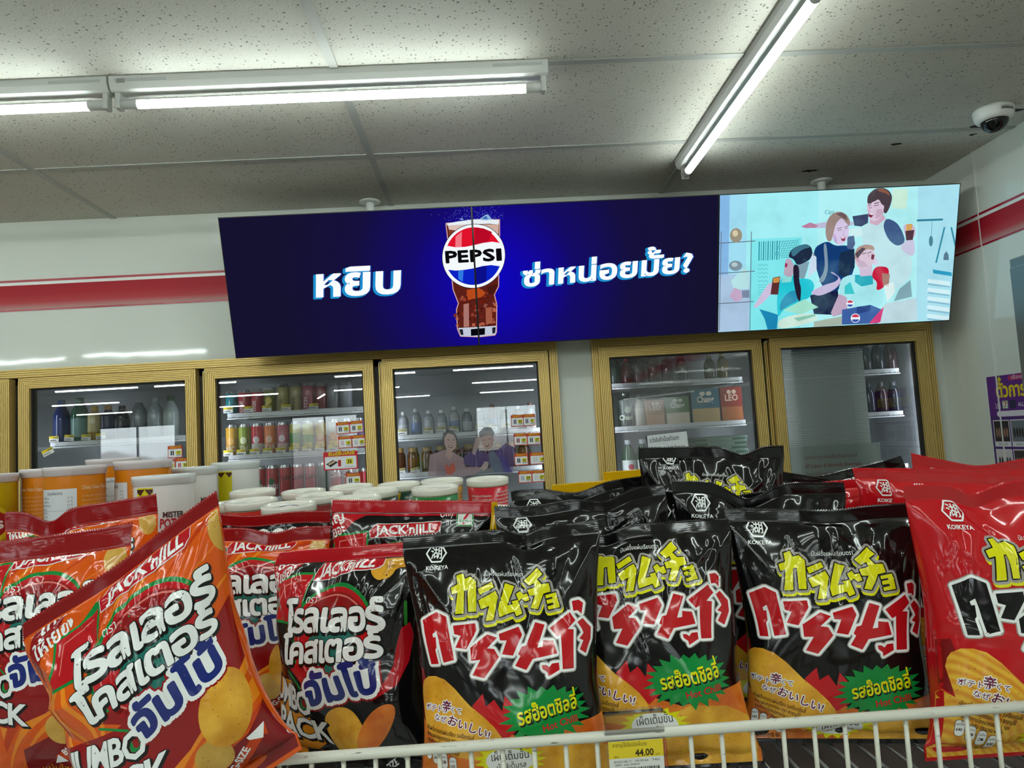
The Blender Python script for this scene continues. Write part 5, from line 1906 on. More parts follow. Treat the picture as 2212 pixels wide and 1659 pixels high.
notice('paper_notice', 'white paper notice with three handwritten-style Thai lines on the beer cooler glass', 'notice', 0.677, 0.85, 1.36, 1.49, 3.092,
       [('ระวังสินค้าเป็นแก้วแตก', .05, .24, .20, .74, None), ('กรุณาประคองสินค้าด้วยนะคะ', .04, .56, .20, .88, None), ('ขอบคุณค่ะ', .62, .86, .20, .32, None)], rot=R(-3))

# second door: lowered ribbed blind with a warning board
t = empty('roller_blind', (1.527, 3.235, 1.86), label='lowered grey ribbed blind behind the last cooler door', cat='blind')
mb = MB()
M_BLIND = mat('grey_blind', '#bcc4bb', 0.5)
n = 74
v = []
for i in range(n + 1):
    z = -0.03 - i * 0.0105
    v += [(-0.235, 0.0, z), (0.195, 0.0, z), (-0.235, -0.0025, z - 0.008), (0.195, -0.0025, z - 0.008)]
f = [(2 * i, 2 * i + 1, 2 * i + 3, 2 * i + 2) for i in range(2 * n)]
mb.add(v, f, M_BLIND)
mb.build('ribbed_sheet', t)
MB().lathe([(0.0, -0.24), (0.015, -0.24), (0.015, 0.2), (0.0, 0.2)], M_LINER, 18, axis='x').build('roller', t)
notice('warning_board', 'pale warning board with red and grey lines below the ribbed blind', 'notice', 1.305, 1.755, 1.24, 1.395, 3.222,
       [('งดจำหน่ายสุราและเครื่องดื่มแอลกอฮอล์', .22, .38, .16, .54, '#8a6a5c'), ('All Liquor & Alcoholic Beverages', .22, .62, .15, .58, '#9a4a44'), ('จำหน่ายได้เฉพาะเวลา 11.00-14.00 น.', .22, .86, .15, .55, '#8a6a5c')], bg='#a4aea2')
for i, x in enumerate((1.76, 1.82, 1.88)):
    bottle('liquor_bottle', ['#2c3040', '#463034', '#30343c'][i], .15, .027, x, 1.52, 'dark bottle beside the lowered blind, %s from it' % ORD[i], 'bottles beside the blind', None, '#50545c')
    bottle('liquor_bottle', ['#3c4048', '#2c3040', '#463034'][i], .15, .027, x, 1.715, 'dim bottle on the upper shelf beside the blind, %s from it' % ORD[i], 'bottles beside the blind', None, '#50545c')


# ---- promotion cards on the cooler glass
def promo(x0, z1, label, num, head='ซื้อคู่ถูกกว่า', w=0.056, h=0.05, big=False, bott='#2c2c34', round_=False, rot=0.0):
    F = paper
    P = Print()
    P.rect(0, 0, w, h, F('#c03a22') if not big else F('#c01c28'), 0)
    P.rrect(w * .04, h * .26, w * .96, h * .94, w * .03, F('#dcdde2'), 1)
    P.textw(head, w * .14, h * .215, w * .78, h * .26, F('#e8c020') if big else F('#f0a020'), 2, bold=0.03, rot=R(2), out=[(h * .012, F('#5c1010'), -0.5)])
    if big:
        P.poly([(w * .07, h * .66), (w * .28, h * .44), (w * .42, h * .58), (w * .2, h * .84)], F('#1c1a1c'), 2)
        for i in range(4):
            P.ellipse(w * (.17 + .045 * i), h * (.66 - .04 * i), w * .035, h * .06, F('#c8a888'), 3, rot=0.6, n=10)
        P.rrect(w * .42, h * .46, w * .51, h * .82, w * .02, F('#b01c28'), 2)
        P.rrect(w * .66, h * .4, w * .86, h * .72, w * .015, F('#d8d020'), 2)
    else:
        for s in (0, 1):
            P.rrect(w * (.2 + .13 * s), h * .42, w * (.29 + .13 * s), h * .78, w * .02, F(bott), 2)
            P.rect(w * (.225 + .13 * s), h * .37, w * (.265 + .13 * s), h * .43, F(bott), 2)
        if round_:
            P.ellipse(w * .74, h * .56, w * .16, h * .17, F('#d8d020'), 2, n=20)
        else:
            P.rrect(w * .56, h * .42, w * .92, h * .72, w * .02, F('#d8d020'), 2)
        P.rect(w * .58, h * .74, w * .92, h * .79, F('#4a4a5c'), 2)
    P.text(num, w * .76 if big else w * .74, h * .66, h * .27, F('#1c1c20'), 3, bold=0.04, align='c')
    P.rect(w * .6, h * .84, w * .9, h * .865, F('#8a8a92'), 2)
    mb = MB().box(0, w, 0, 0.001, -h, 0, F('#b8302a'))
    P.flat(mb, 0, 0, -0.0002)
    o = mb.build('promotion_card')
    o.location = (x0, 3.090, z1)
    o.rotation_euler.y = R(rot)
    return tag(o, label, 'promotion card', 'promotion cards on the cooler doors')


promo(-0.647, 1.616, 'small promotion card with two black cans, above the card priced 16', '26', rot=-2)
promo(-0.590, 1.618, 'small promotion card above the pale-bottle card on the can door', '25', rot=-2)
promo(-0.640, 1.556, 'small promotion card priced 16 on the can door', '16', head='ราคาพิเศษ', bott='#c8a0b4', rot=-2)
promo(-0.583, 1.557, 'small promotion card with pale bottles beside the card priced 16', '25', bott='#b0b4b8', rot=-2)
promo(-0.704, 1.493, 'large red promotion card with a sushi tray and price 35', '35', head='จับคู่ยิ้มมันส์', w=0.143, h=0.076, big=True)
promo(-0.614, 1.399, 'small promotion card with a dark bottle, lowest on the can door', '24', bott='#3a3a40', w=0.062)
promo(-1.350, 1.557, 'promotion card with a dark bottle, alone on the second cooler door', '15', bott='#202028', w=0.06)
for i in range(2):
    promo(-1.375 + 0.056 * i, 1.504, 'red promotion card just above the orange canisters, %s of two' % ORD[i], '20', head='ราคาพิเศษ', bott='#b02030', w=0.054)
pc = [(0.096, 1.606, '22', '#4a4a54', False), (0.147, 1.606, '17', '#4a4a54', True), (0.103, 1.526, '27', '#7a1c20', False), (0.160, 1.525, '27', '#3a3a44', False), (0.101, 1.441, '20', '#1c1c22', False), (0.166, 1.441, '30', '#b8c0c4', False), (0.113, 1.366, '24', '#9aa4b4', False), (0.171, 1.366, '27', '#c8ccd0', False)]
for i, (x, z, nm, bc, rd) in enumerate(pc):
    promo(x, z, 'promotion card beside the two-person sticker, %s of the %s pair from the top' % (ORD[i % 2], ORD[i // 2]), nm, bott=bc, round_=rd, w=0.052 if i < 2 else 0.0565 if i != 5 else 0.075)

# ---- see-through advertising sticker with two people on the fourth door
t = empty('advertising_sticker', (-0.115, 3.1025, 1.37), label='see-through sticker of two people, one with headphones, on the fourth cooler door', cat='sticker')


def tint(c):
    return mat('sticker_' + c.strip('#'), c, 0.5, alpha=0.62)


S = Print()


def st(pts, c, lv=1):     # close-up coordinates -> metres on the door
    S.poly([((x - 890) / 4.88 * 0.00199, (y - 1400) / 4.88 * 0.00199 + (x - 890) * 0.0000255) for x, y in pts], tint(c), lv)


st([(510, 1430), (540, 1210), (680, 1160), (720, 1150), (800, 1190), (890, 1240), (900, 1330), (1100, 1330), (1000, 1410), (760, 1440)], '#9a8088', 1)
st([(690, 1290), (730, 1330), (785, 1280), (800, 1370), (750, 1415), (700, 1400)], '#b84422', 3)
st([(610, 1230), (720, 1400), (690, 1420), (600, 1420)], '#84707a', 2)
st([(670, 1080), (690, 980), (740, 945), (800, 960), (830, 1010), (832, 1080), (800, 1100), (700, 1100)], '#2c2428', 2)
st([(700, 1030), (740, 980), (800, 1000), (825, 1060), (815, 1130), (770, 1170), (720, 1150), (695, 1090)], '#b89c98', 3)
st([(720, 1150), (775, 1165), (785, 1210), (740, 1260), (700, 1210)], '#b0948e', 3)
st([(735, 1105), (790, 1110), (770, 1140), (745, 1132)], '#6c2830', 4)
st([(745, 1112), (782, 1114), (770, 1124), (750, 1122)], '#e0d8d8', 5)
for ex in (740, 795):
    st([(ex - 16, 1050), (ex, 1042), (ex + 16, 1052), (ex, 1056)], '#3a2a2c', 4)
st([(885, 1300), (900, 1220), (1000, 1150), (1060, 1170), (1140, 1190), (1240, 1160), (1340, 1080), (1430, 1130), (1450, 1260), (1400, 1320), (1390, 1390), (1200, 1390), (1160, 1300), (980, 1330)], '#4a3474', 2)
st([(1150, 1190), (1200, 1160), (1270, 1250), (1300, 1390), (1190, 1390), (1160, 1270)], '#5c6c80', 3)
st([(1240, 1180), (1330, 1240), (1380, 1380), (1300, 1390), (1270, 1260)], '#352a86', 3)
st([(1060, 1060), (1065, 970), (1120, 915), (1190, 915), (1225, 970), (1215, 1060), (1190, 1060), (1180, 1000), (1090, 1020)], '#2c2026', 3)
st([(1080, 1020), (1180, 985), (1210, 1030), (1205, 1100), (1160, 1160), (1110, 1140), (1085, 1090)], '#b08e86', 4)
st([(1110, 1095), (1165, 1085), (1160, 1115), (1130, 1125)], '#5c2228', 5)
st([(1118, 1098), (1160, 1090), (1152, 1102), (1125, 1108)], '#e4dcdc', 6)
st([(1095, 1050), (1125, 1045), (1122, 1056)], '#33262a', 5)
st([(1150, 1038), (1182, 1030), (1180, 1044)], '#33262a', 5)
st([(1205, 1000), (1230, 980), (1240, 1050), (1215, 1070)], '#c8c0c8', 5)
st([(1000, 1110), (1030, 1020), (1075, 1010), (1080, 1060), (1050, 1120), (1010, 1210), (980, 1190)], '#a8908c', 4)
st([(1060, 1340), (1110, 1270), (1150, 1280), (1140, 1330), (1090, 1380)], '#b09c9c', 4)
mb = MB()
S.flat(mb, 0, 0, 0.0, eps=0.00012)
mb.build('printed_film', t)
# hanging clear plastic sheet with a white hem in front of the beer
t = empty('plastic_sheet', (0.765, 3.215, 1.66), label='crinkled clear plastic sheet with a white hem hanging before the beer', cat='plastic sheet')
rn2 = np.random.RandomState(3)
nx, nz = 40, 36
u, v_ = np.meshgrid(np.linspace(-0.16, 0.16, nx), np.linspace(0, 0.2, nz))
yy = 0.006 * np.sin(u * 60 + 8 * v_) + 0.005 * np.sin(v_ * 90 + u * 40) + 0.003 * np.sin(u * 170 - v_ * 120) + 0.002 * np.sin(u * 260 + v_ * 210)
V = np.stack([u, yy, v_ + 0.12 * (u + 0.16) * 0.5 - 0.01], -1).reshape(-1, 3)
MB().add(V, [(j * nx + i, j * nx + i + 1, (j + 1) * nx + i + 1, (j + 1) * nx + i) for j in range(nz - 1) for i in range(nx - 1)], glass_mat('clear_plastic', (0.9, 0.9, 0.92), 2.2, rough=0.05), True).build('film', t)
MB().add([(-0.16, -0.012, -0.012), (0.16, -0.012, 0.008), (0.16, -0.012, 0.014), (-0.16, -0.012, -0.006), (-0.16, -0.010, -0.012), (0.16, -0.010, 0.008), (0.16, -0.010, 0.014), (-0.16, -0.010, -0.006)],
         [(0, 1, 2, 3), (7, 6, 5, 4), (3, 2, 6, 7), (0, 4, 5, 1)], M_PLASTIC).build('hem', t)

# ------------------------------------------------------------------ poster and steel cabinet by the right wall
P = Print()
pw, ph = 0.40, 0.56          # along the wall from the far edge
F = paper
P.rect(0, 0, pw, ph, F('#4a2c6c'), 0)
P.rect(0, 0, pw, 0.16, F('#5a2a7c'), 1)
P.textw('ตั๋วการแสดง', 0.05, 0.085, 0.30, 0.075, F('#d8c020'), 2, bold=0.035)
P.rrect(0.12, 0.004, 0.3, 0.024, 0.008, F('#a83060'), 2)
P.textw('เรื่องราว', 0.14, 0.019, 0.1, 0.018, F('#d8d8dc'), 3)
P.textw('ได้ที่', 0.035, 0.13, 0.03, 0.025, F('#e0e0e4'), 2)
shop_logo(P, 0.075, 0.10, 0.032, F, 2)
P.rect(0.115, 0.10, 0.15, 0.132, F('#2c2a48'), 2)
P.textw('ALL TICKET', 0.16, 0.125, 0.1, 0.022, F('#d8d8dc'), 3, bold=0.02)
P.rrect(0.04, 0.14, 0.38, 0.162, 0.01, F('#d8d4dc'), 2)
for r_ in range(2):
    for c_ in range(4):
        x, y = 0.012 + 0.096 * c_, 0.175 + 0.115 * r_
        P.rect(x, y, x + 0.09, y + 0.105, F('#d4d2d8'), 2)
        P.rect(x + 0.004, y + 0.004, x + 0.086, y + 0.085, F(['#2c2628', '#6c7078', '#c8c4c4', '#3c3434'][(r_ * 2 + c_) % 4]), 3)
        for i in range(5):
            P.ellipse(x + 0.018 + 0.014 * i, y + 0.05, 0.006, 0.02, F(['#8a6a58', '#2c2a2c', '#3c3c44', '#8c7468'][(r_ * 2 + c_) % 4]), 4, n=10)
        P.textw('24 พ.ค. 67', x + 0.02, y + 0.099, 0.05, 0.012, F('#3c3848'), 3)
P.poly([(0.0, 0.41), (0.1, 0.41), (0.1, ph), (0, ph)], F('#8a2a8c'), 1)
for i in range(7):
    P.rect(0.012 + 0.011 * i, 0.50 - 0.012 * (i % 3), 0.02 + 0.011 * i, 0.54, F('#a850a8'), 2)
P.rect(0.11, 0.43, pw - 0.01, 0.55, F('#ccd4d4'), 2)
P.ellipse(0.135, 0.47, 0.014, 0.018, F('#8a6a58'), 3, n=12)
P.poly([(0.115, 0.55), (0.125, 0.49), (0.15, 0.49), (0.16, 0.55)], F('#5a7a48'), 3)
mb = MB().box(-0.0012, 0, -pw, 0, -ph, 0, F('#4a2c6c'))
V = P.arrays()
put(mb, np.column_stack([-0.0014 - V[:, 2] * 0.0002, -V[:, 0], -V[:, 1]]), P.f, P.m, P.mats)
o = mb.build('poster')
o.location = (XR, 2.862, 1.643)
tag(o, 'purple ticket poster with yellow Thai heading on the right wall', 'poster')
t = empty('steel_cabinet', (1.88, 1.9, 0), label='tall stainless steel cabinet edge in front of the purple poster', cat='cabinet')
MB().box(-0.15, 0.14, -0.38, 0.38, 0.05, 1.995, M_STEEL, 0.004).build('body', t)
MB().box(-0.175, -0.152, -0.37, 0.35, 0.1, 1.96, M_STEEL, 0.003).build('door', t)
MB().tube([(-0.18, 0.30, 1.2), (-0.205, 0.30, 1.22), (-0.205, 0.30, 1.5), (-0.18, 0.30, 1.52)], 0.007, M_STEEL).build('handle', t)
MB().box(-0.168, -0.1515, -0.2, 0.28, 1.963, 1.99, M_PLASTIC, 0.003).build('control_panel', t)

# ------------------------------------------------------------------ snack shelf with wire fence
ZD = 1.200           # shelf deck
t = empty('snack_shelf', (0, 0.58, 0), label='cream wire-fenced shop shelf that carries the snack bags', cat='shelf')
L0, L1, YB = -0.95, 0.85, 1.42
fy = 0.0
MB().tube([(L0, fy, 1.2665), (L1, fy, 1.2665)], 0.0041, M_WIRE, 14).build('top_rail', t)
MB().tube([(L0, fy, ZD - 0.004), (L1, fy, ZD - 0.004)], 0.0034, M_WIRE, 12).build('bottom_rail', t)
n = 0
x = 0.0215
xs = [0.0215 + 0.0246 * i for i in range(-38, 33)]
for x in xs:
    MB().tube([(x, fy + 0.003, ZD - 0.006), (x, fy + 0.003, 1.265)], 0.0019, M_WIRE, 8).build('fence_wire', t)
dk = MB()
for x in [L0 + 0.0246 * i for i in range(int((L1 - L0) / 0.0246))]:
    dk.tube([(x, 0.003, ZD - 0.003), (x, YB - 0.58, ZD - 0.003)], 0.0017, M_STEEL, 6)
for y in (0.15, 0.35, 0.6, 0.8):
    dk.tube([(L0, y, ZD - 0.0075), (L1, y, ZD - 0.0075)], 0.003, M_STEEL, 6)
dk.build('wire_deck', t)
M_PAINT = mat('cream_painted_steel', '#c9c6b8', 0.4)
M_UNDERDARK = mat('dark_below_deck', '#3a2a28', 0.5)  # dark colour stands for the gloom and goods under the deck
MB().box(L0, L1, 0.02, YB - 0.58, 0.93, 0.945, M_UNDERDARK).build('lower_deck', t)
MB().box(L0, L1, -0.02, YB - 0.58, 0.08, 0.20, M_PAINT, 0.004).build('plinth', t)
MB().box(L0, L1, YB - 0.585, YB - 0.575, 0.1, 1.34, M_PAINT).build('back_panel', t)
for x in (L0 + 0.015, L1 - 0.015):
    MB().box(x - 0.015, x + 0.015, YB - 0.62, YB - 0.585, 0.02, 1.36, M_PAINT, 0.002).build('upright', t)
    MB().box(x - 0.012, x + 0.012, 0.0, YB - 0.60, ZD - 0.035, ZD - 0.012, M_PAINT, 0.002).build('bracket', t)
rz = MB()
SLOPE = R(4.0)            # the raised tier tips its goods towards the aisle
_a, _b = 0.37, YB - 0.60
_za, _zb = (1.342 + (q + 0.58 - 1.2) * math.tan(SLOPE) for q in (_a, _b))
rz.add([(x, y, z + d) for x in (-0.45, 0.32) for y, z in ((_a, _za), (_b, _zb)) for d in (0, -0.008)], [(0, 4, 6, 2), (1, 3, 7, 5), (0, 1, 5, 4), (2, 6, 7, 3), (0, 2, 3, 1), (4, 5, 7, 6)], M_PAINT)
for x in (-0.42, -0.05, 0.31):
    rz.box(x - 0.006, x + 0.006, _a + 0.01, _a + 0.03, ZD, _za - 0.006, M_PAINT).box(x - 0.006, x + 0.006, _b - 0.03, _b - 0.01, ZD, _zb - 0.009, M_PAINT)
rz.build('raised_tier', t)
rz = MB()
rz.box(-0.93, -0.430, 1.01 - 0.58, YB - 0.59, 1.244, 1.252, M_PAINT)
for x in (-0.92, -0.68, -0.44):
    rz.box(x - 0.006, x + 0.006, 1.02 - 0.58, YB - 0.60, ZD, 1.244, M_PAINT)
rz.build('low_tier', t)

# shelf price ticket in a clear holder on the fence
t = empty('price_ticket', (0.0995, 0.5755, 1.2505), (0, R(3.0) * 0, 0), label='yellow and white price ticket reading 44.00 on the wire fence', cat='price tag')
P = Print()
w, h = 0.0425, 0.0265
P.rect(-w / 2, -h / 2, w / 2, h / 2, paper('#d2d2cc'), 0)
P.rect(-w / 2, -h / 2, w / 2, -0.0005, paper('#d6be2a'), 1)
P.textw('คารามูโจ้เรียบชิลลี่แดง', -w * .42, -h * .34, w * .62, h * .16, paper('#4a4018'), 2)
P.textw('44.00', -w * .02, -h * .06, w * .34, h * .27, paper('#3a3012'), 2, bold=0.03)
P.textw('บาท', w * .35, -h * .05, w * .08, h * .1, paper('#4a4018'), 2)
P.textw('86G.', -w * .4, -h * .04, w * .09, h * .09, paper('#4a4018'), 2)
P.textw('4102146 C  19/09/66   T401', -w * .42, h * .1, w * .84, h * .09, paper('#4a4a50'), 2)
P.textw('1800  606 09470', -w * .4, h * .19, w * .45, h * .08, paper('#4a4a50'), 2)
rn = random.Random(2)
x = -w * .42
while x < w * .4:
    b = rn.choice([.0003, .0005, .0008])
    P.rect(x, h * .24, x + b, h * .44, paper('#232326'), 2)
    x += b + rn.choice([.0003, .0004, .0007])
mb = MB().box(-w / 2, w / 2, 0, 0.0006, -h / 2, h / 2, paper('#d2d2cc'))
P.flat(mb, 0, 0, -0.0001, eps=0.0001)
mb.build('ticket', t)
hb = MB()
hb.box(-w / 2 - 0.002, w / 2 + 0.002, 0.0008, 0.0014, -h / 2 - 0.002, h / 2 + 0.006, glass_mat('clear_holder', (0.95, 0.95, 0.95), 1.2, rough=0.1))
hb.box(-w / 2 - 0.002, w / 2 + 0.002, -0.0005, 0.0085, h / 2 + 0.0195, h / 2 + 0.0215, _mats['clear_holder'])
hb.box(-w / 2 - 0.002, w / 2 + 0.002, 0.0008, 0.0014, h / 2 + 0.004, h / 2 + 0.0215, _mats['clear_holder'])
hb.build('holder', t)

# ------------------------------------------------------------------ the bags
gK, gR, gO, gJ = 'black spicy chip bags', 'red spicy chip bags', 'orange jumbo chip bags', 'black jumbo chip bags'
SB = 'snack bag'
bag('black chip bag with yellow and red lettering, standing first beside the black jumbo bags', SB, gK, D_BLACK, (-0.083, 0.655, 1.421), (0.093, 0.650, 1.424), 0.222, 0.066, 7, seed=11, vshift=-0.01, pscale=0.94,
    dip=[(0.25, 0.16, 0.006, 0.004)], lift=(0.0, 0.002), bend=0.5, bend_v=0.86, creases=20, amp=1.15)
bag('black chip bag right behind the 44.00 price ticket', SB, gK, D_BLACK, (0.046, 0.705, 1.412), (0.2235, 0.688, 1.416), 0.214, 0.060, 10, seed=23, vshift=-0.10, pscale=0.96,
    dip=[(-0.35, 0.2, 0.008, 0.004)], bend=0.4, bend_v=0.86, creases=20, amp=1.2)
bag('black chip bag standing last in the front row, beside the big red bag', SB, gK, D_BLACK, (0.224, 0.700, 1.4205), (0.402, 0.675, 1.4175), 0.214, 0.062, 1, seed=37, vshift=-0.02,
    dip=[(0.1, 0.3, 0.003, 0.0)], bend=0.5, bend_v=0.88, creases=18, amp=1.15, lift=(0.002, 0.002))
bag('black chip bag between the second and third front black bags, its seal dipping midway', SB, gK, D_BLACK, (0.191, 0.768, 1.447), (0.377, 0.765, 1.434), 0.234, 0.056, 0, seed=41,
    dip=[(-0.12, 0.28, 0.018, 0.004)], creases=16, amp=1.2, bend=0.3, bend_v=0.88)
bag('tallest black chip bag at the back, its yellow lettering cut off below', SB, gK, D_BLACK, (0.181, 0.885, 1.4815), (0.3605, 0.882, 1.4735), 0.272, 0.062, 0, seed=53, vshift=-0.02, pscale=0.84,
    dip=[(0.42, 0.2, 0.010, 0.0)], creases=16, amp=1.2)
bag('black chip bag with a long drooping seal behind the first black front bag', SB, gK, D_BLACK, (0.0, 0.750, 1.4359), (0.178, 0.745, 1.4466), 0.235, 0.04, -1, seed=61,
    dip=[(0.28, 0.25, 0.010, 0.003), (-0.5, 0.5, 0.006, 0)], creases=14, bend=0.7, bend_v=0.88)
bag('black chip bag at the back beside the red tub, its seal rising towards the pillar', SB, gK, D_BLACK, (0.023, 0.930, 1.4352), (0.206, 0.926, 1.4455), 0.235, 0.045, 0, seed=67,
    dip=[(-0.1, 0.35, 0.011, 0.003)], creases=14, bend=0.6, bend_v=0.88)
bag('black chip bag mostly hidden in the second row, only its white emblem showing', SB, gK, D_BLACK, (0.1625, 0.818, 1.435), (0.345, 0.822, 1.424), 0.22, 0.04, 0, seed=71, dip=[(0, 0.4, 0.010, 0.0)], creases=10)
bag('black chip bag behind the tallest one, only its sloping seal showing', SB, gK, D_BLACK, (0.302, 0.965, 1.457), (0.478, 0.960, 1.418), 0.22, 0.045, 0, seed=79, creases=10, bend=0.5, bend_v=0.86)
bag('black chip bag in the far row with a curled-up corner, behind the red bags', SB, gK, D_BLACK, (0.411, 1.03, 1.4216), (0.592, 1.025, 1.440), 0.222, 0.045, 0, seed=83, dip=[(-0.3, 0.4, 0.004, 0)], lift=(0, 0.006), creases=10, bend=0.5, bend_v=0.86)
bag('big red chip bag with black lettering at the end of the front row', SB, gR, D_RED, (0.361, 0.632, 1.440), (0.570, 0.640, 1.434), 0.232, 0.076, 1, seed=91, pscale=0.9,
    dip=[(-0.35, 0.18, 0.010, 0.004)], creases=16, amp=1.2, extra=[(-0.95, 0.52, -0.1, 0.42, 2.6, 0.05), (-0.6, 0.5, 0.1, 0.36, -2.2, 0.05)])
bag('red chip bag right behind the big red one, its seal sloping down', SB, gR, D_RED, (0.418, 0.752, 1.447), (0.624, 0.762, 1.428), 0.226, 0.06, 0, seed=97, creases=12, bend=0.7, bend_v=0.85)
bag('red chip bag in the third row, its emblem cut by the bag ahead', SB, gR, D_RED, (0.430, 0.845, 1.444), (0.625, 0.855, 1.432), 0.23, 0.055, 0, seed=101, creases=12, bend=0.5, bend_v=0.85)
bag('red chip bag squeezed in beside the black bags, mostly hidden', SB, gR, D_RED, (0.360, 0.902, 1.424), (0.529, 0.910, 1.430), 0.215, 0.045, 0, seed=103, creases=14, amp=1.3, bend=0.8, bend_v=0.85)
bag('red chip bag farthest back, one shiny raised corner showing', SB, gR, D_RED, (0.580, 0.985, 1.436), (0.765, 0.990, 1.4335), 0.22, 0.05, 0, seed=107, creases=14, dip=[(0.1, 0.5, 0.008, 0)], lift=(0.014, 0.0))
bag('orange jumbo chip bag tilted in front, its dark red seal rising steeply', SB, gO, D_JO, (-0.3673, 0.562, 1.4058), (-0.1977, 0.545, 1.4512), 0.200, 0.078, -6, seed=113,
    seal=0.012, shear=0.28, ushift=0.07, bend=0.5, bend_v=0.9, creases=18, amp=1.25, dip=[(-0.1, 0.5, 0.004, 0.0)], extra=[(-1.0, 0.70, -0.35, 0.62, 5.0, 0.12), (-0.95, 0.62, -0.3, 0.42, -3.5, 0.1), (0.45, 0.95, 0.2, 0.55, 2.0, 0.03)])
bag('orange jumbo chip bag leaning behind the tilted one at the picture edge, folded seal corner', SB, gO, D_JO, (-0.512, 0.705, 1.430), (-0.336, 0.685, 1.440), 0.230, 0.07, -3, seed=127, seal=0.02, creases=18, amp=1.2, lift=(0, 0.004), bend=0.4, bend_v=0.85)
bag('orange jumbo chip bag below the orange canisters, with a notch in its red seal', SB, gO, D_JO, (-0.565, 0.862, 1.446), (-0.389, 0.858, 1.458), 0.245, 0.05, 0, seed=131, seal=0.022, creases=16, dip=[(-0.42, 0.22, 0.014, 0.004)], lift=(0.004, 0.003))
bag('red-topped jumbo chip bag at the very edge below the yellow canister', SB, gO, D_JO, (-0.672, 0.800, 1.432), (-0.508, 0.800, 1.407), 0.205, 0.05, 0, seed=137, seal=0.022, creases=14)
bag('orange jumbo chip bag half hidden between the tilted orange and the black jumbo bag', SB, gO, D_JO, (-0.373, 0.863, 1.419), (-0.190, 0.855, 1.4126), 0.214, 0.06, 0, seed=139, seal=0.016, creases=14, dip=[(0.25, 0.25, 0.007, 0.0)], bend=0.3, bend_v=0.88)
bag('black jumbo chip bag with a red chili, standing beside the tilted orange bag', SB, gJ, D_JB, (-0.2400, 0.800, 1.3950), (-0.0710, 0.690, 1.4120), 0.206, 0.08, 3, seed=149, seal=0.015, creases=16, amp=1.2, bend=0.9, bend_v=0.9)
bag('black jumbo chip bag with wide red seal and green-edged shop emblem, in the second row', SB, gJ, D_JS, (-0.189, 0.862, 1.4415), (-0.002, 0.852, 1.430), 0.228, 0.05, 0, seed=151, seal=0.015, ushift=-0.1, vshift=0.07, creases=12, bend=0.25, bend_v=0.88)
bag('black jumbo chip bag turned upside down, white nutrition capsules at its top', SB, gJ, D_JBACK, (-0.3796, 0.9425, 1.4323), (-0.2073, 0.937, 1.4229), 0.225, 0.04, 0, seed=157, seal=0.014, creases=14, flip=True, dip=[(-0.2, 0.5, 0.006, 0)])
bag('black jumbo chip bag squeezed in between the chili bag and the first black spicy bag', SB, gJ, D_JB, (-0.160, 0.800, 1.390), (0.013, 0.795, 1.387), 0.188, 0.03, 0, seed=163, creases=10)
D_YEL = (None, film('#d9a80c'), film('#d9a80c'))
bag('yellow snack bag lying behind the black bags near the pillar', SB, 'yellow snack bags', D_YEL, (0.085, 1.045, 1.432), (0.170, 1.040, 1.434), 0.103, 0.03, 0, seed=171, creases=6)
bag('second yellow snack bag behind the drooping black seal', SB, 'yellow snack bags', D_YEL, (0.165, 1.075, 1.444), (0.262, 1.070, 1.446), 0.111, 0.03, 0, seed=173, creases=6)
bag('yellow snack bag beside the red-sealed bag with the shop emblem', SB, 'yellow snack bags', D_YEL, (-0.085, 0.945, 1.418), (0.005, 0.940, 1.421), 0.217, 0.03, 0, seed=179, creases=6)

# ------------------------------------------------------------------ tubs and canisters
ART_CACHE = {}


def wrap(mb, P, r, r1=None, h=1.0, a0=-PI / 2):
    """bend flat artwork (x right, y down, metres) round an upright (slightly tapering) wall"""
    V, F, K, mats = P.cut(np.arange(-0.14, 0.1401, 0.006), [])
    z = -V[:, 1]
    rr = r + ((r1 or r) - r) * z / h + 0.0003 + V[:, 2] * 0.0002
    a = a0 + V[:, 0] / r
    put(mb, np.column_stack([rr * np.cos(a), rr * np.sin(a), z]), F, K, mats, True)


def small_text(P, lines, x, y, w, h, m, lv=2):
    for i, s in enumerate(lines):
        P.textw(s, x, y + i * h * 1.3, w * (1 if i % 3 else 0.94), h, m, lv, bold=0.015)


TXT = ['มันฝรั่งแผ่นทอดกรอบ รสชาติเข้มข้น ตราเลย์', 'ส่วนประกอบ มันฝรั่ง น้ำมันปาล์ม เครื่องปรุงรส', "Lay's Potato Chips Hot Chili Squid Flavour", 'ควรเก็บในที่แห้งและเย็น หลีกเลี่ยงแสงแดด', 'ผลิตและจัดจำหน่ายโดย บริษัท อาหารว่าง จำกัด']


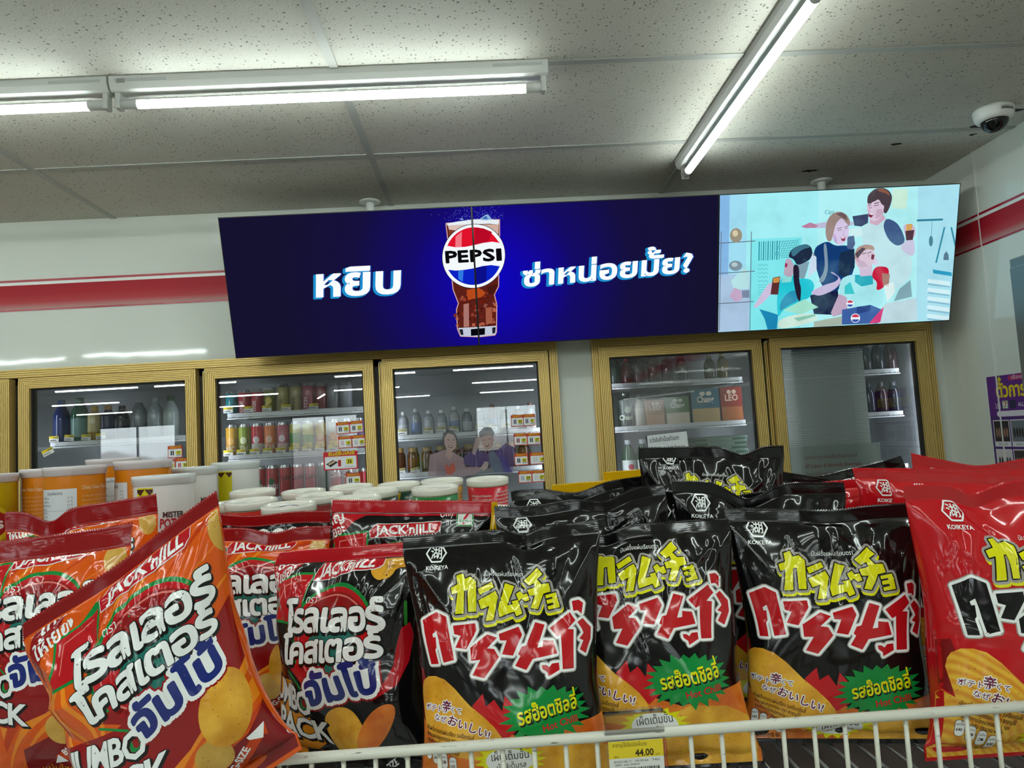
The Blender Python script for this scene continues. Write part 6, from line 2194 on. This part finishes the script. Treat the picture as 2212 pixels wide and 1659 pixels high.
def tub(x, y, zt, col, label, text_col='#d4d2cc', box=False, yellow=False, seal_col='#d8cdb0', flat_lid=False, rot=0.0, h=0.088, under=None):
    r = 0.0375
    t = empty('chip_tub', (x, y - math.sin(SLOPE) * h, zt - h), (SLOPE, 0, rot), label, 'tub', 'short snack tubs with clear lids')
    b = MB()
    F = gloss
    b.lathe([(0, 0), (r * 0.86, 0), (r * 0.88, 0.003), (r * 0.955, h - 0.012), (0.0, h - 0.0118)], F(col), 40, mats=[F(col)] * 3 + [F(seal_col)])
    P = Print()
    if yellow:
        P.poly([(-0.05, -h * 0.86), (0.006, -h * 0.86), (0.0, -h * 0.5), (-0.018, -h * 0.42), (-0.05, -h * 0.46)], F('#d8a818'), 1)
    if box:
        P.rect(-0.03, -h * 0.52, 0.008, -h * 0.06, F('#d4d4cf'), 1)
        small_text(P, TXT, -0.028, -h * 0.46, 0.034, 0.004, F('#50505a'))
        P.textw(TXT[2], -0.03, -h * 0.68, 0.036, 0.005, F(text_col), 2, bold=0.02)
        P.textw(TXT[0], -0.03, -h * 0.6, 0.036, 0.005, F(text_col), 2, bold=0.02)
    else:
        small_text(P, TXT[1:], -0.032, -h * 0.62, 0.032, 0.0048, F(text_col))
    small_text(P, TXT + TXT[:3], 0.012, -h * 0.74, 0.034, 0.0048, F(text_col))
    wrap(b, P, r * 0.88, r * 0.955, h - 0.012)
    b.build('cup', t)
    l = MB()
    l.lathe([(r * 0.965, h - 0.0105), (r * 0.995, h - 0.0100), (r * 0.985, h - 0.0050), (r * 1.0, h - 0.003), (r * 0.985, h), (r * 0.93, h), (r * 0.91, h - 0.0035), (r * 0.5, h - 0.003), (0, h - 0.0028)], M_LID, 48)
    rn = random.Random(int(abs(x) * 1e4))
    for i in range(3):          # crinkles pressed into the lid
        a = rn.uniform(0, 6)
        px, py = 0.35 * r * math.cos(a), 0.35 * r * math.sin(a)
        ln, an = rn.uniform(0.3, 0.7) * r, rn.uniform(-0.5, 0.5)
        l.tube([(px - ln * math.cos(an), py - ln * math.sin(an), h - 0.0031), (px, py, h - 0.0022), (px + ln * math.cos(an), py + ln * math.sin(an), h - 0.0031)], 0.0012, M_LID, 6)
    l.build('lid', t)
    return t


ZT = 1.342
for a in [
    (-0.008, 1.297, 1.436, '#c01a2c', 'red tub with clear lid, standing apart near the two-person sticker', dict(box=True)),
    (-0.091, 1.172, 1.434, '#1c7a3c', 'bright green tub with clear lid beside the red tub', {}),
    (-0.088, 1.302, 1.438, '#c8982c', 'yellow and green tub behind the bright green one', dict(yellow=True)),
    (-0.190, 1.207, 1.433, '#12362c', 'dark green tub with sealed foil showing through its lid', dict(seal_col='#cbbf98')),
    (-0.163, 1.300, 1.436, '#143a2a', 'dark green tub with a yellow patch, behind the other dark green tub', dict(yellow=True)),
    (-0.245, 1.292, 1.437, '#a8862c', 'mustard-sided tub in the back row, third from the white canisters', {}),
    (-0.326, 1.283, 1.434, '#6c2a30', 'brownish tub in the back row, second from the white canisters', {}),
    (-0.404, 1.257, 1.441, '#b8b2a4', 'pale-sided tub with clear lid in the back row, nearest the white canisters', {}),
    (-0.282, 1.033, 1.430, '#3a1218', 'maroon tub in front with a purple mark on its pale lid', dict(seal_col='#b0a070')),
    (-0.352, 1.090, 1.435, '#b82a20', 'red-orange tub beside the maroon tub in front', {}),
    (-0.203, 1.108, 1.429, '#34141a', 'second maroon tub, right of the one with the purple mark', {}),
    (-0.272, 1.172, 1.432, '#7c2c28', 'tub squeezed between the maroon tubs and the back row', {}),
    (-0.402, 1.170, 1.428, '#c03a1c', 'orange-red tub below the tall white canister', {}),
    (-0.010, 1.085, 1.402, '#148a38', 'low green tub between the shop-emblem bag and the black bags', {}),
]:
    x, y, zt, col, lab, kw = a
    hh = (zt - (ZT + (y - 1.2) * math.tan(SLOPE))) / math.cos(SLOPE)
    tub(x, y, zt, col, lab, h=hh, **kw)
# purple mark on the lid of the front tub
MB().add([(-0.012, -0.012, 0), (0.006, -0.014, 0), (0.014, 0.0, 0), (0.004, 0.012, 0), (-0.014, 0.010, 0)], [(0, 1, 2, 3, 4)], gloss('#6a5a90')).build('lid_mark', [o for o in bpy.data.objects if o.get('label', '').startswith('maroon tub in front')][0]).location = (0, 0, 1.430 - (ZT + (1.033 - 1.2) * math.tan(SLOPE)) - 0.0026)


def canister(x, y, zt, kind, label, rot=0.0, z0=1.252):
    r, h = 0.041, zt - z0
    t = empty('chip_canister', (x, y, z0), (0, 0, rot), label, 'canister', 'tall potato chip canisters')
    F = gloss
    P = Print()
    b = MB()
    hb = h - 0.012
    if kind == 'orange':
        b.lathe([(0, 0), (r * 0.97, 0), (r * 0.97, hb)], F('#d07a12'), 44)
        P.rect(-0.044, -hb + 0.02, 0.016, -0.02, F('#ccd2d6'), 1)
        P.textw('ข้อมูลโภชนาการ', -0.026, -hb + 0.028, 0.024, 0.006, F('#3a3e46'), 2)
        rn = random.Random(int(x * -1e4))
        for i in range(34):
            y_ = -hb + 0.034 + i * 0.0052
            P.textw(rn.choice(['พลังงานทั้งหมด', 'ไขมันทั้งหมด', 'โซเดียม', 'น้ำตาล', 'โปรตีน']), -0.042, y_, rn.uniform(0.012, 0.022), 0.004, F('#50545c'), 2)
            P.textw(rn.choice(['12 %', '0 %', '150', '8 ก.', '25 %']), 0.004, y_, 0.007, 0.004, F('#50545c'), 2)
            if i % 6 == 3:
                P.rect(-0.043, y_ + 0.001, 0.015, y_ + 0.0014, F('#7a7e84'), 2)
        for x0 in (0.022, 0.083, -0.105):
            P.textw('Cheesy Cheese - Potato Crisps', x0, -hb + 0.022, 0.052, 0.0075, F('#e8c898'), 2, bold=0.015)
            for i in range(20):
                P.textw('potato flakes, palm oil, cheese powder, salt, whey, starch and'[rn.randint(0, 12):], x0, -hb + 0.033 + 0.0062 * i, 0.052, 0.0052, F('#e0b070'), 2)
    elif kind == 'white':
        b.lathe([(0, 0), (r * 0.97, 0), (r * 0.97, hb)], F('#dcdad8'), 44)
        for c in (-0.0105, 0.112, -0.112):
            P.rect(c - 0.0125, -hb + 0.004, c + 0.0125, -hb + 0.088, F('#d2c414'), 1)
            P.rect(c - 0.0125, -hb + 0.088, c + 0.0125, -0.01, F('#7cb41e'), 1)
            P.poly([(c - 0.0125, -hb + 0.006), (c + 0.0125, -hb + 0.006), (c + 0.0125, -hb + 0.010), (c + 0.008, -hb + 0.015), (c + 0.001, -hb + 0.006), (c - 0.006, -hb + 0.015), (c - 0.0125, -hb + 0.010)], F('#4a2418'), 2)
        for c in (0.020, -0.062):
            P.textw('MISTER', c - 0.006, -hb + 0.046, 0.028, 0.011, F('#4a3030'), 2, bold=0.03, rot=R(-2))
            P.textw('POTATO', c - 0.010, -hb + 0.060, 0.042, 0.018, F('#a82430'), 2, bold=0.03, rot=R(-3))
    else:
        b.lathe([(0, 0), (r * 0.97, 0), (r * 0.97, hb)], F('#b89a10'), 44)
        P.ellipse(-0.002, -hb + 0.062, 0.036, 0.030, F('#d0b420'), 1)
        P.ellipse(-0.002, -hb + 0.064, 0.033, 0.022, F('#9a1c20'), 2, rot=0.15)
        P.textw("Lay's", -0.002, -hb + 0.072, 0.052, 0.024, F('#e4e0da'), 3, align='c', rot=R(8), bold=0.02)
        P.textw('STAX', -0.002, -hb + 0.125, 0.05, 0.026, F('#d8c878'), 2, align='c', bold=0.03)
    wrap(b, P, r * 0.97)
    b.build('body', t)
    l = MB()
    lm = mat('cloudy_lid', '#cfc8ca', 0.2) if kind != 'white' else mat('clear_white_lid', '#d4d8da', 0.15)
    l.lathe([(r * 0.985, h - 0.0135), (r * 1.01, h - 0.0130), (r * 1.005, h - 0.007), (r * 1.03, h - 0.006), (r * 1.03, h - 0.001), (r * 1.0, h), (r * 0.92, h), (r * 0.9, h - 0.004), (0, h - 0.004)], lm, 48)
    l.build('lid', t)
    return t


for x, y, zt, kind, lab, rot in [
    (-0.767, 1.132, 1.494, 'yellow', 'yellow canister with dark red oval name, cut by the picture edge', 0.55),
    (-0.706, 1.190, 1.498, 'orange', 'orange canister between the yellow one and the one with the full white panel', -1.6),
    (-0.618, 1.103, 1.499, 'orange', 'orange canister with the full white nutrition panel in front', 0.15),
    (-0.650, 1.275, 1.508, 'orange', 'orange canister hidden behind the others, only its lid showing', 0.8),
    (-0.540, 1.150, 1.502, 'orange', 'orange canister with its white panel turned to one side, next to the white canisters', -0.55),
    (-0.470, 1.062, 1.479, 'white', 'white canister with yellow and lime band, foremost of the white ones', 0.0),
    (-0.505, 1.245, 1.486, 'white', 'white canister half hidden behind the foremost white one', 0.35),
    (-0.462, 1.335, 1.490, 'white', 'white canister farthest back, beside the cooler with cans', 0.1),
]:
    canister(x, y, zt, kind, lab, rot)
